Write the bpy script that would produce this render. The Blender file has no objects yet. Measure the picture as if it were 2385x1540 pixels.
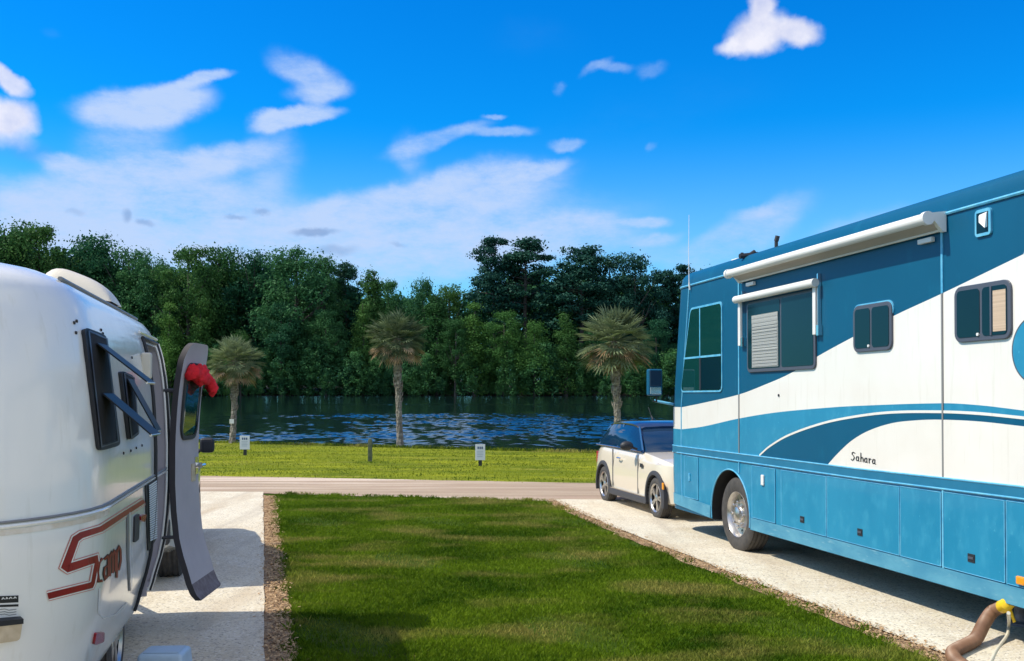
import bpy, bmesh, math, random
import numpy as np
from mathutils import Vector, Matrix
from mathutils.bvhtree import BVHTree

C = bpy.context.scene.collection
PI = math.pi
R = math.radians
rnd = random.Random(7)
NR = np.random.default_rng(7)

# ------------------------------------------------------------------ camera
# survey constants: the photograph measured on a 2385 x 1540 grid
FPX, CX, HY = 2300.0, 1192.5, 890.0
EYE = Vector((0, 0, 1.8))
SLOPE = 0.0152                               # the lawns and pads fall gently to the lake
def zg(y): return -SLOPE * y

cd = bpy.data.cameras.new('camera'); cam = bpy.data.objects.new('camera', cd); C.objects.link(cam)
cam.location = EYE; cam.rotation_euler = (R(90), 0, 0)
cd.sensor_width = 36; cd.lens = 36 * FPX / 2385.0
cd.shift_y = (HY - 770) / 2385.0
cd.clip_start = 0.05; cd.clip_end = 6000
S = bpy.context.scene
S.camera = cam
S.view_settings.view_transform = 'Standard'; S.view_settings.look = 'None'
S.view_settings.exposure = 0.0; S.view_settings.gamma = 1.0
S.cycles.max_bounces = 8; S.cycles.transparent_max_bounces = 12
S.cycles.use_denoising = True

# ------------------------------------------------------------------ sun and sky
SUN_EL, SUN_AZ = 51.0, 266.0                 # azimuth clockwise from +Y: from the left, a little behind
sd = bpy.data.lights.new('sun', 'SUN'); sun = bpy.data.objects.new('sun', sd); C.objects.link(sun)
sd.energy = 4.9; sd.angle = R(0.55); sd.color = (1.0, 0.92, 0.77)
sdir = Vector((math.sin(R(SUN_AZ)) * math.cos(R(SUN_EL)), math.cos(R(SUN_AZ)) * math.cos(R(SUN_EL)), math.sin(R(SUN_EL))))
sun.rotation_euler = sdir.to_track_quat('Z', 'Y').to_euler()
sun.location = sdir * 50

W = bpy.data.worlds.new('World'); S.world = W; W.use_nodes = True
def build_world():
    nt = W.node_tree; N = nt.nodes; L = nt.links
    N.clear()
    def nd(t, **kw):
        n = N.new(t)
        for k, v in kw.items(): setattr(n, k, v)
        return n
    def math_(op, a, b=None, c=None, clamp=False):
        n = nd('ShaderNodeMath', operation=op, use_clamp=clamp)
        for i, v in enumerate((a, b, c)):
            if v is None: continue
            if isinstance(v, (int, float)): n.inputs[i].default_value = v
            else: L.new(v, n.inputs[i])
        return n.outputs[0]
    def mixc(f, a, b, blend='MIX'):
        n = nd('ShaderNodeMix', data_type='RGBA', blend_type=blend)
        for i, v in ((0, f), (6, a), (7, b)):
            if isinstance(v, (int, float)): n.inputs[i].default_value = v
            elif isinstance(v, tuple): n.inputs[i].default_value = (*v, 1)
            else: L.new(v, n.inputs[i])
        return n.outputs[2]
    out = nd('ShaderNodeOutputWorld'); bg = nd('ShaderNodeBackground')
    bg.inputs[1].default_value = 0.13
    L.new(bg.outputs[0], out.inputs[0])
    sky = nd('ShaderNodeTexSky', sky_type='NISHITA', sun_disc=False)
    sky.sun_elevation = R(SUN_EL); sky.sun_rotation = R(SUN_AZ)
    sky.air_density = 1.0; sky.dust_density = 0.4; sky.ozone_density = 3.0
    tc = nd('ShaderNodeTexCoord')
    sep = nd('ShaderNodeSeparateXYZ'); L.new(tc.outputs['Generated'], sep.inputs[0])
    az = math_('ARCTAN2', sep.outputs[0], sep.outputs[1])
    el = math_('ARCSINE', sep.outputs[2])
    cmb = nd('ShaderNodeCombineXYZ'); L.new(az, cmb.inputs[0]); L.new(el, cmb.inputs[1])
    # warp
    def noise(scale, detail, rough=0.55, vec=None, sc=(1, 1, 1)):
        mp = nd('ShaderNodeMapping'); mp.inputs['Scale'].default_value = sc
        L.new(vec or cmb.outputs[0], mp.inputs[0])
        n = nd('ShaderNodeTexNoise'); n.inputs['Scale'].default_value = scale
        n.inputs['Detail'].default_value = detail; n.inputs['Roughness'].default_value = rough
        L.new(mp.outputs[0], n.inputs['Vector']); return n
    def warp(scale, amp, detail):
        n = noise(scale, detail)
        s = nd('ShaderNodeVectorMath', operation='SUBTRACT'); L.new(n.outputs['Color'], s.inputs[0]); s.inputs[1].default_value = (.5, .5, .5)
        m = nd('ShaderNodeVectorMath', operation='MULTIPLY'); L.new(s.outputs[0], m.inputs[0]); m.inputs[1].default_value = (amp, amp, 0)
        a = nd('ShaderNodeVectorMath', operation='ADD'); L.new(cmb.outputs[0], a.inputs[0]); L.new(m.outputs[0], a.inputs[1])
        return a.outputs[0]
    wsoft = warp(11, 0.045, 11); whard = warp(24, 0.026, 9)
    def blob(vec, px, py, rx, ry, rot, amp, soft):
        x, z = (px - CX) / FPX, (HY - py) / FPX
        a0 = math.atan(x); e0 = math.atan(z / math.hypot(1, x))
        mp = nd('ShaderNodeMapping', vector_type='TEXTURE')
        mp.inputs['Location'].default_value = (a0, e0, 0)
        mp.inputs['Rotation'].default_value = (0, 0, R(rot))
        mp.inputs['Scale'].default_value = (rx / FPX / (1 + x * x) ** .5, ry / FPX, 1)
        L.new(vec, mp.inputs[0])
        ln = nd('ShaderNodeVectorMath', operation='LENGTH'); L.new(mp.outputs[0], ln.inputs[0])
        mr = nd('ShaderNodeMapRange', interpolation_type='SMOOTHSTEP')
        L.new(ln.outputs['Value'], mr.inputs[0])
        mr.inputs[1].default_value = 1 + soft; mr.inputs[2].default_value = 1 - soft
        mr.inputs[3].default_value = 0; mr.inputs[4].default_value = amp
        return mr.outputs[0]
    def union(lst):
        acc = lst[0]
        for b in lst[1:]:                                     # 1-(1-a)(1-b)
            acc = math_('SUBTRACT', math_('ADD', acc, b), math_('MULTIPLY', acc, b))
        return acc
    SOFT = [(330, 246, 150, 44, 7, .95, .32), (462, 194, 70, 13, 12, .8, .5), (300, 365, 110, 85, 0, .62, .6), (185, 390, 105, 24, -17, .9, .4), (440, 376, 185, 32, 15, .92, .45),
            (640, 365, 60, 75, 0, .42, .6), (330, 440, 270, 55, 4, .85, .55), (330, 520, 450, 85, 0, .85, .65),
            (715, 160, 88, 32, -12, .72, .45), (745, 200, 75, 20, 10, .7, .5), (735, 225, 28, 30, 0, .4, .7), (675, 262, 88, 22, 17, .95, .35), (755, 250, 45, 12, 8, .6, .6),
            (1010, 470, 285, 64, 12, .98, .40), (1215, 405, 95, 17, 17, .85, .5), (900, 480, 250, 45, 14, .6, .5), (980, 560, 440, 84, 6, .88, .6), (640, 570, 540, 80, 0, .75, .75),
            (1020, 318, 115, 20, 20, .62, .5), (1170, 303, 75, 15, 2, .62, .5), (962, 352, 36, 40, 30, .45, .6), (1316, 518, 105, 26, 3, .72, .45), (1330, 560, 170, 34, 4, .55, .6),
            (1498, 512, 62, 13, 4, .72, .5), (1530, 555, 70, 16, 10, .62, .5), (1540, 590, 110, 24, 8, .45, .7),
            (1720, 560, 170, 42, 26, .62, .5), (1755, 500, 42, 14, 5, .5, .6), (2020, 530, 170, 30, 17, .45, .7), (1317, 332, 34, 14, 4, .6, .5),
            (1146, 257, 26, 7, 0, .6, .6), (1523, 158, 28, 14, 0, .42, .6), (1385, 158, 42, 9, 26, .5, .6), (1440, 152, 40, 10, 0, .48, .6), (1516, 330, 12, 7, 0, .4, .7), (1298, 203, 10, 9, 0, .3, .7), (52, 460, 32, 18, 0, .8, .5),
            (1240, 100, 90, 34, 0, .07, .9), (1500, 260, 260, 60, 10, .07, .9), (125, 62, 22, 10, 0, .12, .8)]
    HARD = [(1772, 80, 66, 40, 8, .97, .38), (1852, 74, 56, 25, -8, .95, .38), (1776, 26, 30, 32, 0, .96, .38), (1722, 104, 42, 17, 12, .92, .45),
            (6, 272, 66, 36, 0, .93, .35), (20, 322, 46, 16, 0, .45, .7), (16, 186, 50, 18, -34, .85, .4)]
    DARK = [(735, 533, 52, 9, 6, .6, .5), (782, 578, 42, 11, 0, .38, .7), (296, 505, 11, 11, 0, .5, .7), (340, 523, 16, 7, 0, .45, .7), (550, 505, 20, 5, 0, .4, .7),
            (610, 494, 16, 6, 10, .45, .7), (182, 494, 16, 6, 0, .25, .8), (925, 570, 16, 5, 0, .3, .8), (60, 345, 50, 16, 0, .2, .8)]
    ms = union([blob(wsoft, *b) for b in SOFT]); mh = union([blob(whard, *b) for b in HARD]); mdk = union([blob(whard, *b) for b in DARK])
    streak = noise(5.5, 11, .72, sc=(1, 2.4, 1))
    sr = nd('ShaderNodeMapRange'); L.new(streak.outputs[0], sr.inputs[0])
    sr.inputs[1].default_value = .34; sr.inputs[2].default_value = .62; sr.inputs[3].default_value = .46; sr.inputs[4].default_value = 1.2
    ms = math_('MULTIPLY', ms, sr.outputs[0], clamp=True)
    crisp = nd('ShaderNodeMapRange', interpolation_type='SMOOTHSTEP'); L.new(ms, crisp.inputs[0])
    crisp.inputs[1].default_value = .0; crisp.inputs[2].default_value = 1.12; crisp.inputs[3].default_value = 0; crisp.inputs[4].default_value = .96
    ms = crisp.outputs[0]
    # thin veil low over the wood
    veil = nd('ShaderNodeMapRange', interpolation_type='SMOOTHSTEP'); L.new(el, veil.inputs[0])
    veil.inputs[1].default_value = .26; veil.inputs[2].default_value = .06; veil.inputs[3].default_value = 0; veil.inputs[4].default_value = .42
    ms = math_('SUBTRACT', math_('ADD', ms, veil.outputs[0]), math_('MULTIPLY', ms, veil.outputs[0]))
    # deep azure of the clear sky: the Nishita sky, its saturation pushed as in the photograph
    hs = nd('ShaderNodeHueSaturation'); hs.inputs['Saturation'].default_value = 1.45; hs.inputs['Value'].default_value = 1.0; L.new(sky.outputs[0], hs.inputs['Color'])
    base = mixc(1.0, hs.outputs[0], (0.06, 1.14, 1.54), 'MULTIPLY')
    inv = 1 / 0.13
    c1 = mixc(ms, base, (.54 * inv, .69 * inv, .98 * inv))
    shade = noise(30, 5)
    sh = nd('ShaderNodeMapRange'); L.new(shade.outputs[0], sh.inputs[0]); sh.inputs[1].default_value = .3; sh.inputs[2].default_value = .65
    hcol = mixc(sh.outputs[0], (.56 * inv, .62 * inv, .88 * inv), (.90 * inv, .90 * inv, 1.0 * inv))
    c2 = mixc(mh, c1, hcol)
    c3 = mixc(mdk, c2, (.17 * inv, .30 * inv, .58 * inv))
    # unseen bright cloud added overhead and behind as neutral fill light
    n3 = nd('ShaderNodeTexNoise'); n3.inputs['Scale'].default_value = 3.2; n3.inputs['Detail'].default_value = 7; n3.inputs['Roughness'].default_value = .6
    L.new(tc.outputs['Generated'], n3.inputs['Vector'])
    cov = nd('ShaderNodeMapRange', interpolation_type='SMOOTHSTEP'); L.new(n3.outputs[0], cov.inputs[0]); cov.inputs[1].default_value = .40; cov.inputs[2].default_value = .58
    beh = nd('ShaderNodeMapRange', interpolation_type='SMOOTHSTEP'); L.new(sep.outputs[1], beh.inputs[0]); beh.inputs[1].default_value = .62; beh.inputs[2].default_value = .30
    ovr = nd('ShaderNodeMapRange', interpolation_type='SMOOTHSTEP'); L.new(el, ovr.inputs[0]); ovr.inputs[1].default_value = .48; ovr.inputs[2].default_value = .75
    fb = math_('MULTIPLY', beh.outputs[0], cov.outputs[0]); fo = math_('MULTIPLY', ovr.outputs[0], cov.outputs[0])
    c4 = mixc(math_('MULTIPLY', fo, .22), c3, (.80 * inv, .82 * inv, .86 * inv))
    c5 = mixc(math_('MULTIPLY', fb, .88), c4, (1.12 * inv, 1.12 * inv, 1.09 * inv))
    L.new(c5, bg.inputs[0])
build_world()

# ------------------------------------------------------------------ helpers
def thing(name, label, cat, loc=(0, 0, 0), rz=0.0, group=None, tilt=True):
    o = bpy.data.objects.new(name, None); C.objects.link(o)
    o.matrix_world = Matrix.Translation(Vector(loc)) @ (Matrix.Rotation(-math.atan(SLOPE), 4, 'X') if tilt else Matrix()) @ Matrix.Rotation(rz, 4, 'Z')
    o['label'] = label; o['category'] = cat
    if group: o['group'] = group
    o.empty_display_size = .2
    return o
def tag(o, label=None, cat=None, group=None, kind=None):
    if label: o['label'] = label
    if cat: o['category'] = cat
    if group: o['group'] = group
    if kind: o['kind'] = kind
    return o
def mesh(name, v, f, mats, parent=None, smooth=False, mi=None, angle=None):
    me = bpy.data.meshes.new(name)
    me.from_pydata([tuple(map(float, p)) for p in v], [], [tuple(int(i) for i in q) for q in f]); me.update()
    if not isinstance(mats, (list, tuple)): mats = [mats]
    for m in mats: me.materials.append(m)
    if mi is not None: me.polygons.foreach_set('material_index', [int(i) for i in mi])
    if smooth: me.polygons.foreach_set('use_smooth', [True] * len(me.polygons))
    o = bpy.data.objects.new(name, me); C.objects.link(o)
    if parent is not None: o.parent = parent
    if smooth and angle:
        try: me.set_sharp_from_angle(angle=R(angle))
        except Exception: pass
    return o
def big_mesh(name, v, f, mat, parent=None, smooth=False):
    """numpy verts (n,3), faces (m,k) of one size"""
    me = bpy.data.meshes.new(name); v = np.asarray(v, np.float32); f = np.asarray(f, np.int32)
    m, k = f.shape
    me.vertices.add(len(v)); me.vertices.foreach_set('co', v.ravel())
    me.loops.add(m * k); me.loops.foreach_set('vertex_index', f.ravel())
    me.polygons.add(m); me.polygons.foreach_set('loop_start', np.arange(0, m * k, k, dtype=np.int32))
    me.polygons.foreach_set('loop_total', np.full(m, k, np.int32))
    if smooth: me.polygons.foreach_set('use_smooth', np.ones(m, bool))
    me.materials.append(mat); me.update(calc_edges=True); me.validate()
    o = bpy.data.objects.new(name, me); C.objects.link(o)
    if parent is not None: o.parent = parent
    return o
class MB:
    def __init__(s): s.v = []; s.f = []; s.m = []
    def add(s, v, f, mi=0):
        b = len(s.v); s.v += [tuple(p) for p in v]; s.f += [tuple(b + i for i in q) for q in f]; s.m += [mi] * len(f); return s
    def box(s, a, b, mi=0, mat=None):
        (x0, y0, z0), (x1, y1, z1) = a, b
        v = [Vector(p) for p in ((x0, y0, z0), (x1, y0, z0), (x1, y1, z0), (x0, y1, z0), (x0, y0, z1), (x1, y0, z1), (x1, y1, z1), (x0, y1, z1))]
        if mat is not None: v = [mat @ p for p in v]
        return s.add(v, [(3, 2, 1, 0), (4, 5, 6, 7), (0, 1, 5, 4), (1, 2, 6, 5), (2, 3, 7, 6), (3, 0, 4, 7)], mi)
    def hexa(s, p, mi=0):                     # eight corners: bottom ring, top ring
        return s.add(p, [(3, 2, 1, 0), (4, 5, 6, 7), (0, 1, 5, 4), (1, 2, 6, 5), (2, 3, 7, 6), (3, 0, 4, 7)], mi)
    def tube(s, pts, rad, n=10, mi=0, cap=True):
        pts = [Vector(p) for p in pts]; k = len(pts)
        rads = rad if isinstance(rad, (list, tuple)) else [rad] * k
        rings = []; up = None
        for i, p in enumerate(pts):
            d = (pts[min(i + 1, k - 1)] - pts[max(i - 1, 0)]).normalized()
            if up is None: up = Vector((0, 0, 1)) if abs(d.z) < .9 else Vector((1, 0, 0))
            a = d.cross(up).normalized(); up = a.cross(d).normalized()
            rings.append([p + (a * math.cos(2 * PI * j / n) + up * math.sin(2 * PI * j / n)) * rads[i] for j in range(n)])
        v = [q for r in rings for q in r]
        f = [(i * n + j, i * n + (j + 1) % n, (i + 1) * n + (j + 1) % n, (i + 1) * n + j) for i in range(k - 1) for j in range(n)]
        if cap: f += [tuple(range(n))[::-1], tuple((k - 1) * n + j for j in range(n))]
        return s.add(v, f, mi)
    def lathe(s, prof, axis='X', n=32, org=(0, 0, 0), mi=0, closed=False):
        """prof: (along, radius) pairs"""
        v = []
        for a, r in prof:
            for j in range(n):
                c, q = r * math.cos(2 * PI * j / n), r * math.sin(2 * PI * j / n)
                p = (a, c, q) if axis == 'X' else ((c, a, q) if axis == 'Y' else (c, q, a))
                v.append((p[0] + org[0], p[1] + org[1], p[2] + org[2]))
        k = len(prof)
        f = [(i * n + j, i * n + (j + 1) % n, (i + 1) * n + (j + 1) % n, (i + 1) * n + j) for i in range(k - 1) for j in range(n)]
        if closed: f += [((k - 1) * n + j, (k - 1) * n + (j + 1) % n, (j + 1) % n, j) for j in range(n)]
        return s.add(v, f, mi)
    def build(s, name, mats, parent=None, smooth=False, angle=35):
        return mesh(name, s.v, s.f, mats, parent, smooth, s.m, angle)
def bevel(o, w=0.01, seg=2):
    bm = bmesh.new(); bm.from_mesh(o.data)
    bm.normal_update()
    ed = [e for e in bm.edges if len(e.link_faces) == 2 and e.calc_face_angle(0) > R(40)]
    bmesh.ops.bevel(bm, geom=ed, offset=w, segments=seg, affect='EDGES', profile=.6, clamp_overlap=True)
    bm.to_mesh(o.data); bm.free(); return o
def cut(o, cutters):
    """boolean difference, applied"""
    mods = []
    for i, c in enumerate(cutters):
        m = o.modifiers.new('cut%d' % i, 'BOOLEAN'); m.operation = 'DIFFERENCE'; m.object = c; m.solver = 'EXACT'; m.material_mode = 'TRANSFER'
    bpy.context.view_layer.update()
    dg = bpy.context.evaluated_depsgraph_get()
    me = bpy.data.meshes.new_from_object(o.evaluated_get(dg), depsgraph=dg)
    o.modifiers.clear(); o.data = me
    for c in cutters: bpy.data.objects.remove(c, do_unlink=True)
    return o
def recalc(o):
    bm = bmesh.new(); bm.from_mesh(o.data); bmesh.ops.remove_doubles(bm, verts=bm.verts, dist=1e-5)
    bmesh.ops.recalc_face_normals(bm, faces=bm.faces); bm.to_mesh(o.data); bm.free(); return o
def smooth_by_angle(o, a=35):
    o.data.polygons.foreach_set('use_smooth', [True] * len(o.data.polygons))
    o.data.set_sharp_from_angle(angle=R(a)); return o
def copy_tree(o, parent=None):
    c = o.copy(); C.objects.link(c); c.parent = parent
    for ch in o.children: copy_tree(ch, c)
    return c
def ray(px, py): return Vector(((px - CX) / FPX, 1.0, (HY - py) / FPX)).normalized()
def ground(px, py, h=0.0):
    """point where the sight line meets the sloping ground (raised by h)"""
    k = (HY - py) / FPX; d = (EYE.z - h) / (-SLOPE - k)
    return Vector(((px - CX) / FPX * d, d, zg(d) + h))

# ------------------------------------------------------------------ materials
def mat(name, col, rough=.5, metal=0.0, coat=0.0, noise=None, col2=None, bump=None, spec=.5, speck=None, ior=None, alpha=None, ramp=(.35, .65), trans=0.0, extra=None):
    """noise=(scale,detail[,stretch]) mixes col with col2; bump=(scale,strength,dist); speck=(scale,colour,threshold)"""
    m = bpy.data.materials.new(name); m.use_nodes = True
    nt = m.node_tree; N = nt.nodes; L = nt.links; b = N['Principled BSDF']
    b.inputs['Base Color'].default_value = (*col, 1); b.inputs['Roughness'].default_value = rough; b.inputs['Metallic'].default_value = metal
    b.inputs['Coat Weight'].default_value = coat; b.inputs['Coat Roughness'].default_value = .05
    b.inputs['Specular IOR Level'].default_value = spec
    if trans: b.inputs['Transmission Weight'].default_value = trans
    tc = N.new('ShaderNodeTexCoord'); last = None
    def nz(scale, detail, stretch=None, rough_=.6):
        n = N.new('ShaderNodeTexNoise'); n.inputs['Scale'].default_value = scale; n.inputs['Detail'].default_value = detail; n.inputs['Roughness'].default_value = rough_
        if stretch:
            mp = N.new('ShaderNodeMapping'); mp.inputs['Scale'].default_value = stretch
            L.new(tc.outputs['Object'], mp.inputs[0]); L.new(mp.outputs[0], n.inputs['Vector'])
        else: L.new(tc.outputs['Object'], n.inputs['Vector'])
        return n
    def mx(f, a, c):
        x = N.new('ShaderNodeMix'); x.data_type = 'RGBA'
        L.new(f, x.inputs[0])
        for i, v in ((6, a), (7, c)):
            if isinstance(v, tuple): x.inputs[i].default_value = (*v, 1)
            else: L.new(v, x.inputs[i])
        return x.outputs[2]
    def rng(sock, lo, hi):
        r = N.new('ShaderNodeMapRange'); L.new(sock, r.inputs[0]); r.inputs[1].default_value = lo; r.inputs[2].default_value = hi; return r.outputs[0]
    cur = col
    if noise:
        n = nz(noise[0], noise[1], noise[2] if len(noise) > 2 else None)
        cur = mx(rng(n.outputs[0], *ramp), col, col2 or tuple(c * .6 for c in col))
    for sp in (extra or []):                                  # (scale, detail, stretch, colour, lo, hi)
        n = nz(sp[0], sp[1], sp[2]); cur = mx(rng(n.outputs[0], sp[4], sp[5]), cur, sp[3])
    if speck:
        vo = N.new('ShaderNodeTexVoronoi'); vo.inputs['Scale'].default_value = speck[0]; L.new(tc.outputs['Object'], vo.inputs['Vector'])
        sp = N.new('ShaderNodeSeparateColor'); L.new(vo.outputs['Color'], sp.inputs[0])
        cur = mx(rng(sp.outputs[0], speck[2], speck[2] + .15), cur, speck[1])
    if not isinstance(cur, tuple): L.new(cur, b.inputs['Base Color'])
    if bump:
        n = nz(bump[0], 4, bump[3] if len(bump) > 3 else None)
        bp = N.new('ShaderNodeBump'); bp.inputs['Strength'].default_value = bump[1]; bp.inputs['Distance'].default_value = bump[2]
        L.new(n.outputs[0], bp.inputs['Height']); L.new(bp.outputs[0], b.inputs['Normal'])
    return m

def leaf_mat(name, dark, light, scale=.25, transl=.25, fine=3.0, ramp=(.35, .65), info=.25, dry=None):
    m = bpy.data.materials.new(name); m.use_nodes = True
    nt = m.node_tree; N = nt.nodes; L = nt.links; b = N['Principled BSDF']; out = N['Material Output']
    tc = N.new('ShaderNodeTexCoord')
    n1 = N.new('ShaderNodeTexNoise'); n1.inputs['Scale'].default_value = scale; n1.inputs['Detail'].default_value = 3
    n2 = N.new('ShaderNodeTexNoise'); n2.inputs['Scale'].default_value = fine; n2.inputs['Detail'].default_value = 2
    L.new(tc.outputs['Object'], n1.inputs['Vector']); L.new(tc.outputs['Object'], n2.inputs['Vector'])
    ad = N.new('ShaderNodeMath'); ad.operation = 'MULTIPLY_ADD'; L.new(n2.outputs[0], ad.inputs[0]); ad.inputs[1].default_value = .6
    L.new(n1.outputs[0], ad.inputs[2])
    oi = N.new('ShaderNodeObjectInfo')
    a2 = N.new('ShaderNodeMath'); a2.operation = 'MULTIPLY_ADD'; L.new(oi.outputs['Random'], a2.inputs[0]); a2.inputs[1].default_value = info; L.new(ad.outputs[0], a2.inputs[2])
    r = N.new('ShaderNodeMapRange'); L.new(a2.outputs[0], r.inputs[0]); r.inputs[1].default_value = ramp[0] + .3; r.inputs[2].default_value = ramp[1] + .3 + info
    x = N.new('ShaderNodeMix'); x.data_type = 'RGBA'; x.inputs[6].default_value = (*dark, 1); x.inputs[7].default_value = (*light, 1); L.new(r.outputs[0], x.inputs[0])
    if dry:                                                   # (scale, stretch, colour, lo, hi)
        mp = N.new('ShaderNodeMapping'); mp.inputs['Scale'].default_value = dry[1]; L.new(tc.outputs['Object'], mp.inputs[0])
        n3 = N.new('ShaderNodeTexNoise'); n3.inputs['Scale'].default_value = dry[0]; n3.inputs['Detail'].default_value = 5; L.new(mp.outputs[0], n3.inputs['Vector'])
        r3 = N.new('ShaderNodeMapRange'); L.new(n3.outputs[0], r3.inputs[0]); r3.inputs[1].default_value = dry[3]; r3.inputs[2].default_value = dry[4]; r3.inputs[4].default_value = .75
        x3 = N.new('ShaderNodeMix'); x3.data_type = 'RGBA'; L.new(r3.outputs[0], x3.inputs[0]); L.new(x.outputs[2], x3.inputs[6]); x3.inputs[7].default_value = (*dry[2], 1); x = x3
    L.new(x.outputs[2], b.inputs['Base Color']); b.inputs['Roughness'].default_value = .6; b.inputs['Specular IOR Level'].default_value = .12
    t = N.new('ShaderNodeBsdfTranslucent'); L.new(x.outputs[2], t.inputs[0])
    ms = N.new('ShaderNodeMixShader'); ms.inputs[0].default_value = transl
    L.new(b.outputs[0], ms.inputs[1]); L.new(t.outputs[0], ms.inputs[2]); L.new(ms.outputs[0], out.inputs[0])
    return m

MT = {}
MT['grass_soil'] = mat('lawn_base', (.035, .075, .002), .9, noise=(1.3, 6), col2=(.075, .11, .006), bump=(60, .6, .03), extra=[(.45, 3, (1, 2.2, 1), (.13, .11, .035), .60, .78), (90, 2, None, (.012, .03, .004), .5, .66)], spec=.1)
MT['gravel_pad'] = mat('pale_gravel', (.69, .63, .50), .9, noise=(2.2, 8, (.8, 1, 1)), col2=(.61, .53, .39), bump=(70, .5, .02), speck=(70, (.36, .31, .25), .82), spec=.15, extra=[(38, 3, None, (.78, .74, .66), .5, .7), (12, 4, (.4, 2, 1), (.52, .45, .36), .56, .78), (1.1, 5, (1.6, .35, 1), (.53, .44, .32), .52, .72), (.8, 5, (3.2, .14, 1), (.50, .44, .35), .56, .76), (160, 1, None, (.30, .26, .20), .70, .74)])
MT['lane'] = mat('pinkish_lane_gravel', (.33, .25, .18), .92, noise=(1.2, 6, (.25, 2.2, 1)), col2=(.43, .335, .25), bump=(50, .5, .02), spec=.1, extra=[(.9, 3, (.10, 1.8, 1), (.58, .475, .38), .50, .62), (1.7, 4, (.2, 1.5, 1), (.34, .23, .18), .56, .72), (25, 3, None, (.30, .20, .16), .58, .72)])
MT['dirt'] = mat('bare_dirt', (.33, .20, .11), .95, noise=(9, 8), col2=(.56, .40, .25), bump=(35, 1.0, .05), spec=.1, speck=(60, (.12, .06, .035), .82))
MT['litter'] = mat('leaf_litter', (.24, .14, .07), .9, noise=(25, 3), col2=(.56, .40, .24), spec=.1)
MT['bank'] = mat('bank_soil', (.05, .045, .03), .95)
MT['blue_dark'] = mat('deep_teal_paint', (.0005, .084, .172), .42, coat=.05, spec=.3, noise=(1.1, 4, (1, 1, .5)), col2=(.001, .092, .185), extra=[(5, 5, (1, 1, .35), (.004, .125, .225), .58, .85)])
MT['blue_mid'] = mat('mid_blue_paint', (.012, .215, .385), .36, coat=.2, noise=(1.6, 5, (1, 1, .4)), col2=(.020, .25, .43), extra=[(7, 7, (1, 1, .6), (.045, .31, .49), .50, .78), (28, 5, (1, 1, .8), (.10, .42, .58), .64, .8)])
MT['blue_belt'] = mat('belt_moulding_blue', (.012, .15, .28), .4, noise=(4, 4), col2=(.02, .18, .32))
MT['blue_skirt'] = mat('dusty_skirt_paint', (.05, .24, .38), .5, noise=(2.5, 8, (1, 1, 2.5)), col2=(.10, .33, .46), extra=[(14, 6, (1, .5, 2), (.22, .42, .50), .58, .8)])
MT['blue_edge'] = mat('pale_blue_edge', (.16, .50, .70), .4, noise=(9, 4), col2=(.07, .36, .60))  # pale trim colour, also used to paint highlights along door edges
MT['white_rv'] = mat('cream_white_paint', (.83, .80, .75), .30, coat=.4, noise=(1.3, 4), col2=(.79, .75, .69), extra=[(6, 6, (2.5, 2.5, .25), (.68, .64, .56), .56, .85)])
MT['cab_glass'] = mat('tinted_cab_glass', (.004, .045, .045), .04, spec=.45)
MT['dark_glass'] = mat('dark_window_glass', (.003, .022, .035), .06, spec=.22)
MT['black_rubber'] = mat('black_rubber', (.018, .020, .026), .55)
MT['frame_grey'] = mat('grey_window_frame', (.075, .085, .115), .4)
MT['smoked'] = mat('smoked_acrylic_pane', (.020, .022, .024), .42, spec=.10)
MT['blind'] = mat('pale_blind_slats', (.42, .43, .40), .6, noise=(60, 1, (0, 0, 1)), col2=(.27, .29, .29), bump=(45, .7, .02, (0, 0, 1)))
MT['blind_tan'] = mat('tan_blind', (.62, .47, .34), .6, noise=(60, 1, (0, 0, 1)), col2=(.50, .37, .26))
MT['awning_white'] = mat('white_awning_vinyl', (.82, .81, .79), .4, noise=(3, 5, (1, .3, 1)), col2=(.72, .71, .68))
MT['awning_tan'] = mat('awning_underside', (.52, .46, .41), .6, noise=(3, 5, (3, .3, 3)), col2=(.42, .37, .33))
MT['white_plastic'] = mat('white_plastic', (.78, .78, .77), .35)
MT['chrome'] = mat('chrome_trim', (.72, .74, .76), .18, metal=1.0)
MT['alloy'] = mat('brushed_alloy', (.62, .60, .58), .28, metal=.85, noise=(12, 4), col2=(.48, .45, .42))
MT['tyre'] = mat('tyre_rubber', (.045, .042, .041), .8, noise=(14, 5), col2=(.075, .068, .062))
MT['under'] = mat('undercarriage_black', (.012, .012, .014), .8)
MT['amber'] = mat('amber_lens', (.85, .32, .02), .25, spec=.6)
MT['red_lens'] = mat('red_lens', (.42, .015, .02), .25, spec=.6, noise=(40, 2), col2=(.25, .008, .012))
MT['shell'] = mat('white_gelcoat', (.88, .87, .83), .18, coat=.4, noise=(2.0, 6, (1, 1, .35)), col2=(.83, .83, .80), extra=[(7, 6, (2.5, 2.5, .35), (.70, .69, .63), .56, .85)], bump=(2.2, .05, .06))
MT['seam'] = mat('grey_belt_seam', (.22, .22, .22), .5)
MT['stain'] = mat('yellowed_stain', (.60, .50, .36), .6, noise=(6, 6), col2=(.78, .75, .70))
MT['carpet'] = mat('grey_felt_liner', (.50, .465, .49), .95, noise=(2.5, 4), col2=(.44, .41, .44), spec=.1, bump=(160, .25, .004))
MT['carpet_edge'] = mat('dark_door_gasket', (.06, .055, .06), .8)
MT['door_bottom'] = mat('scuffed_door_foot', (.15, .12, .13), .9, noise=(20, 4), col2=(.22, .19, .21))
MT['red_decal'] = mat('dark_red_vinyl', (.22, .010, .012), .4, noise=(5, 4), col2=(.32, .02, .02))
MT['pink_decal'] = mat('pale_red_outline', (.62, .20, .16), .4)
MT['black_decal'] = mat('black_vinyl', (.02, .02, .022), .45)
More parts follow.
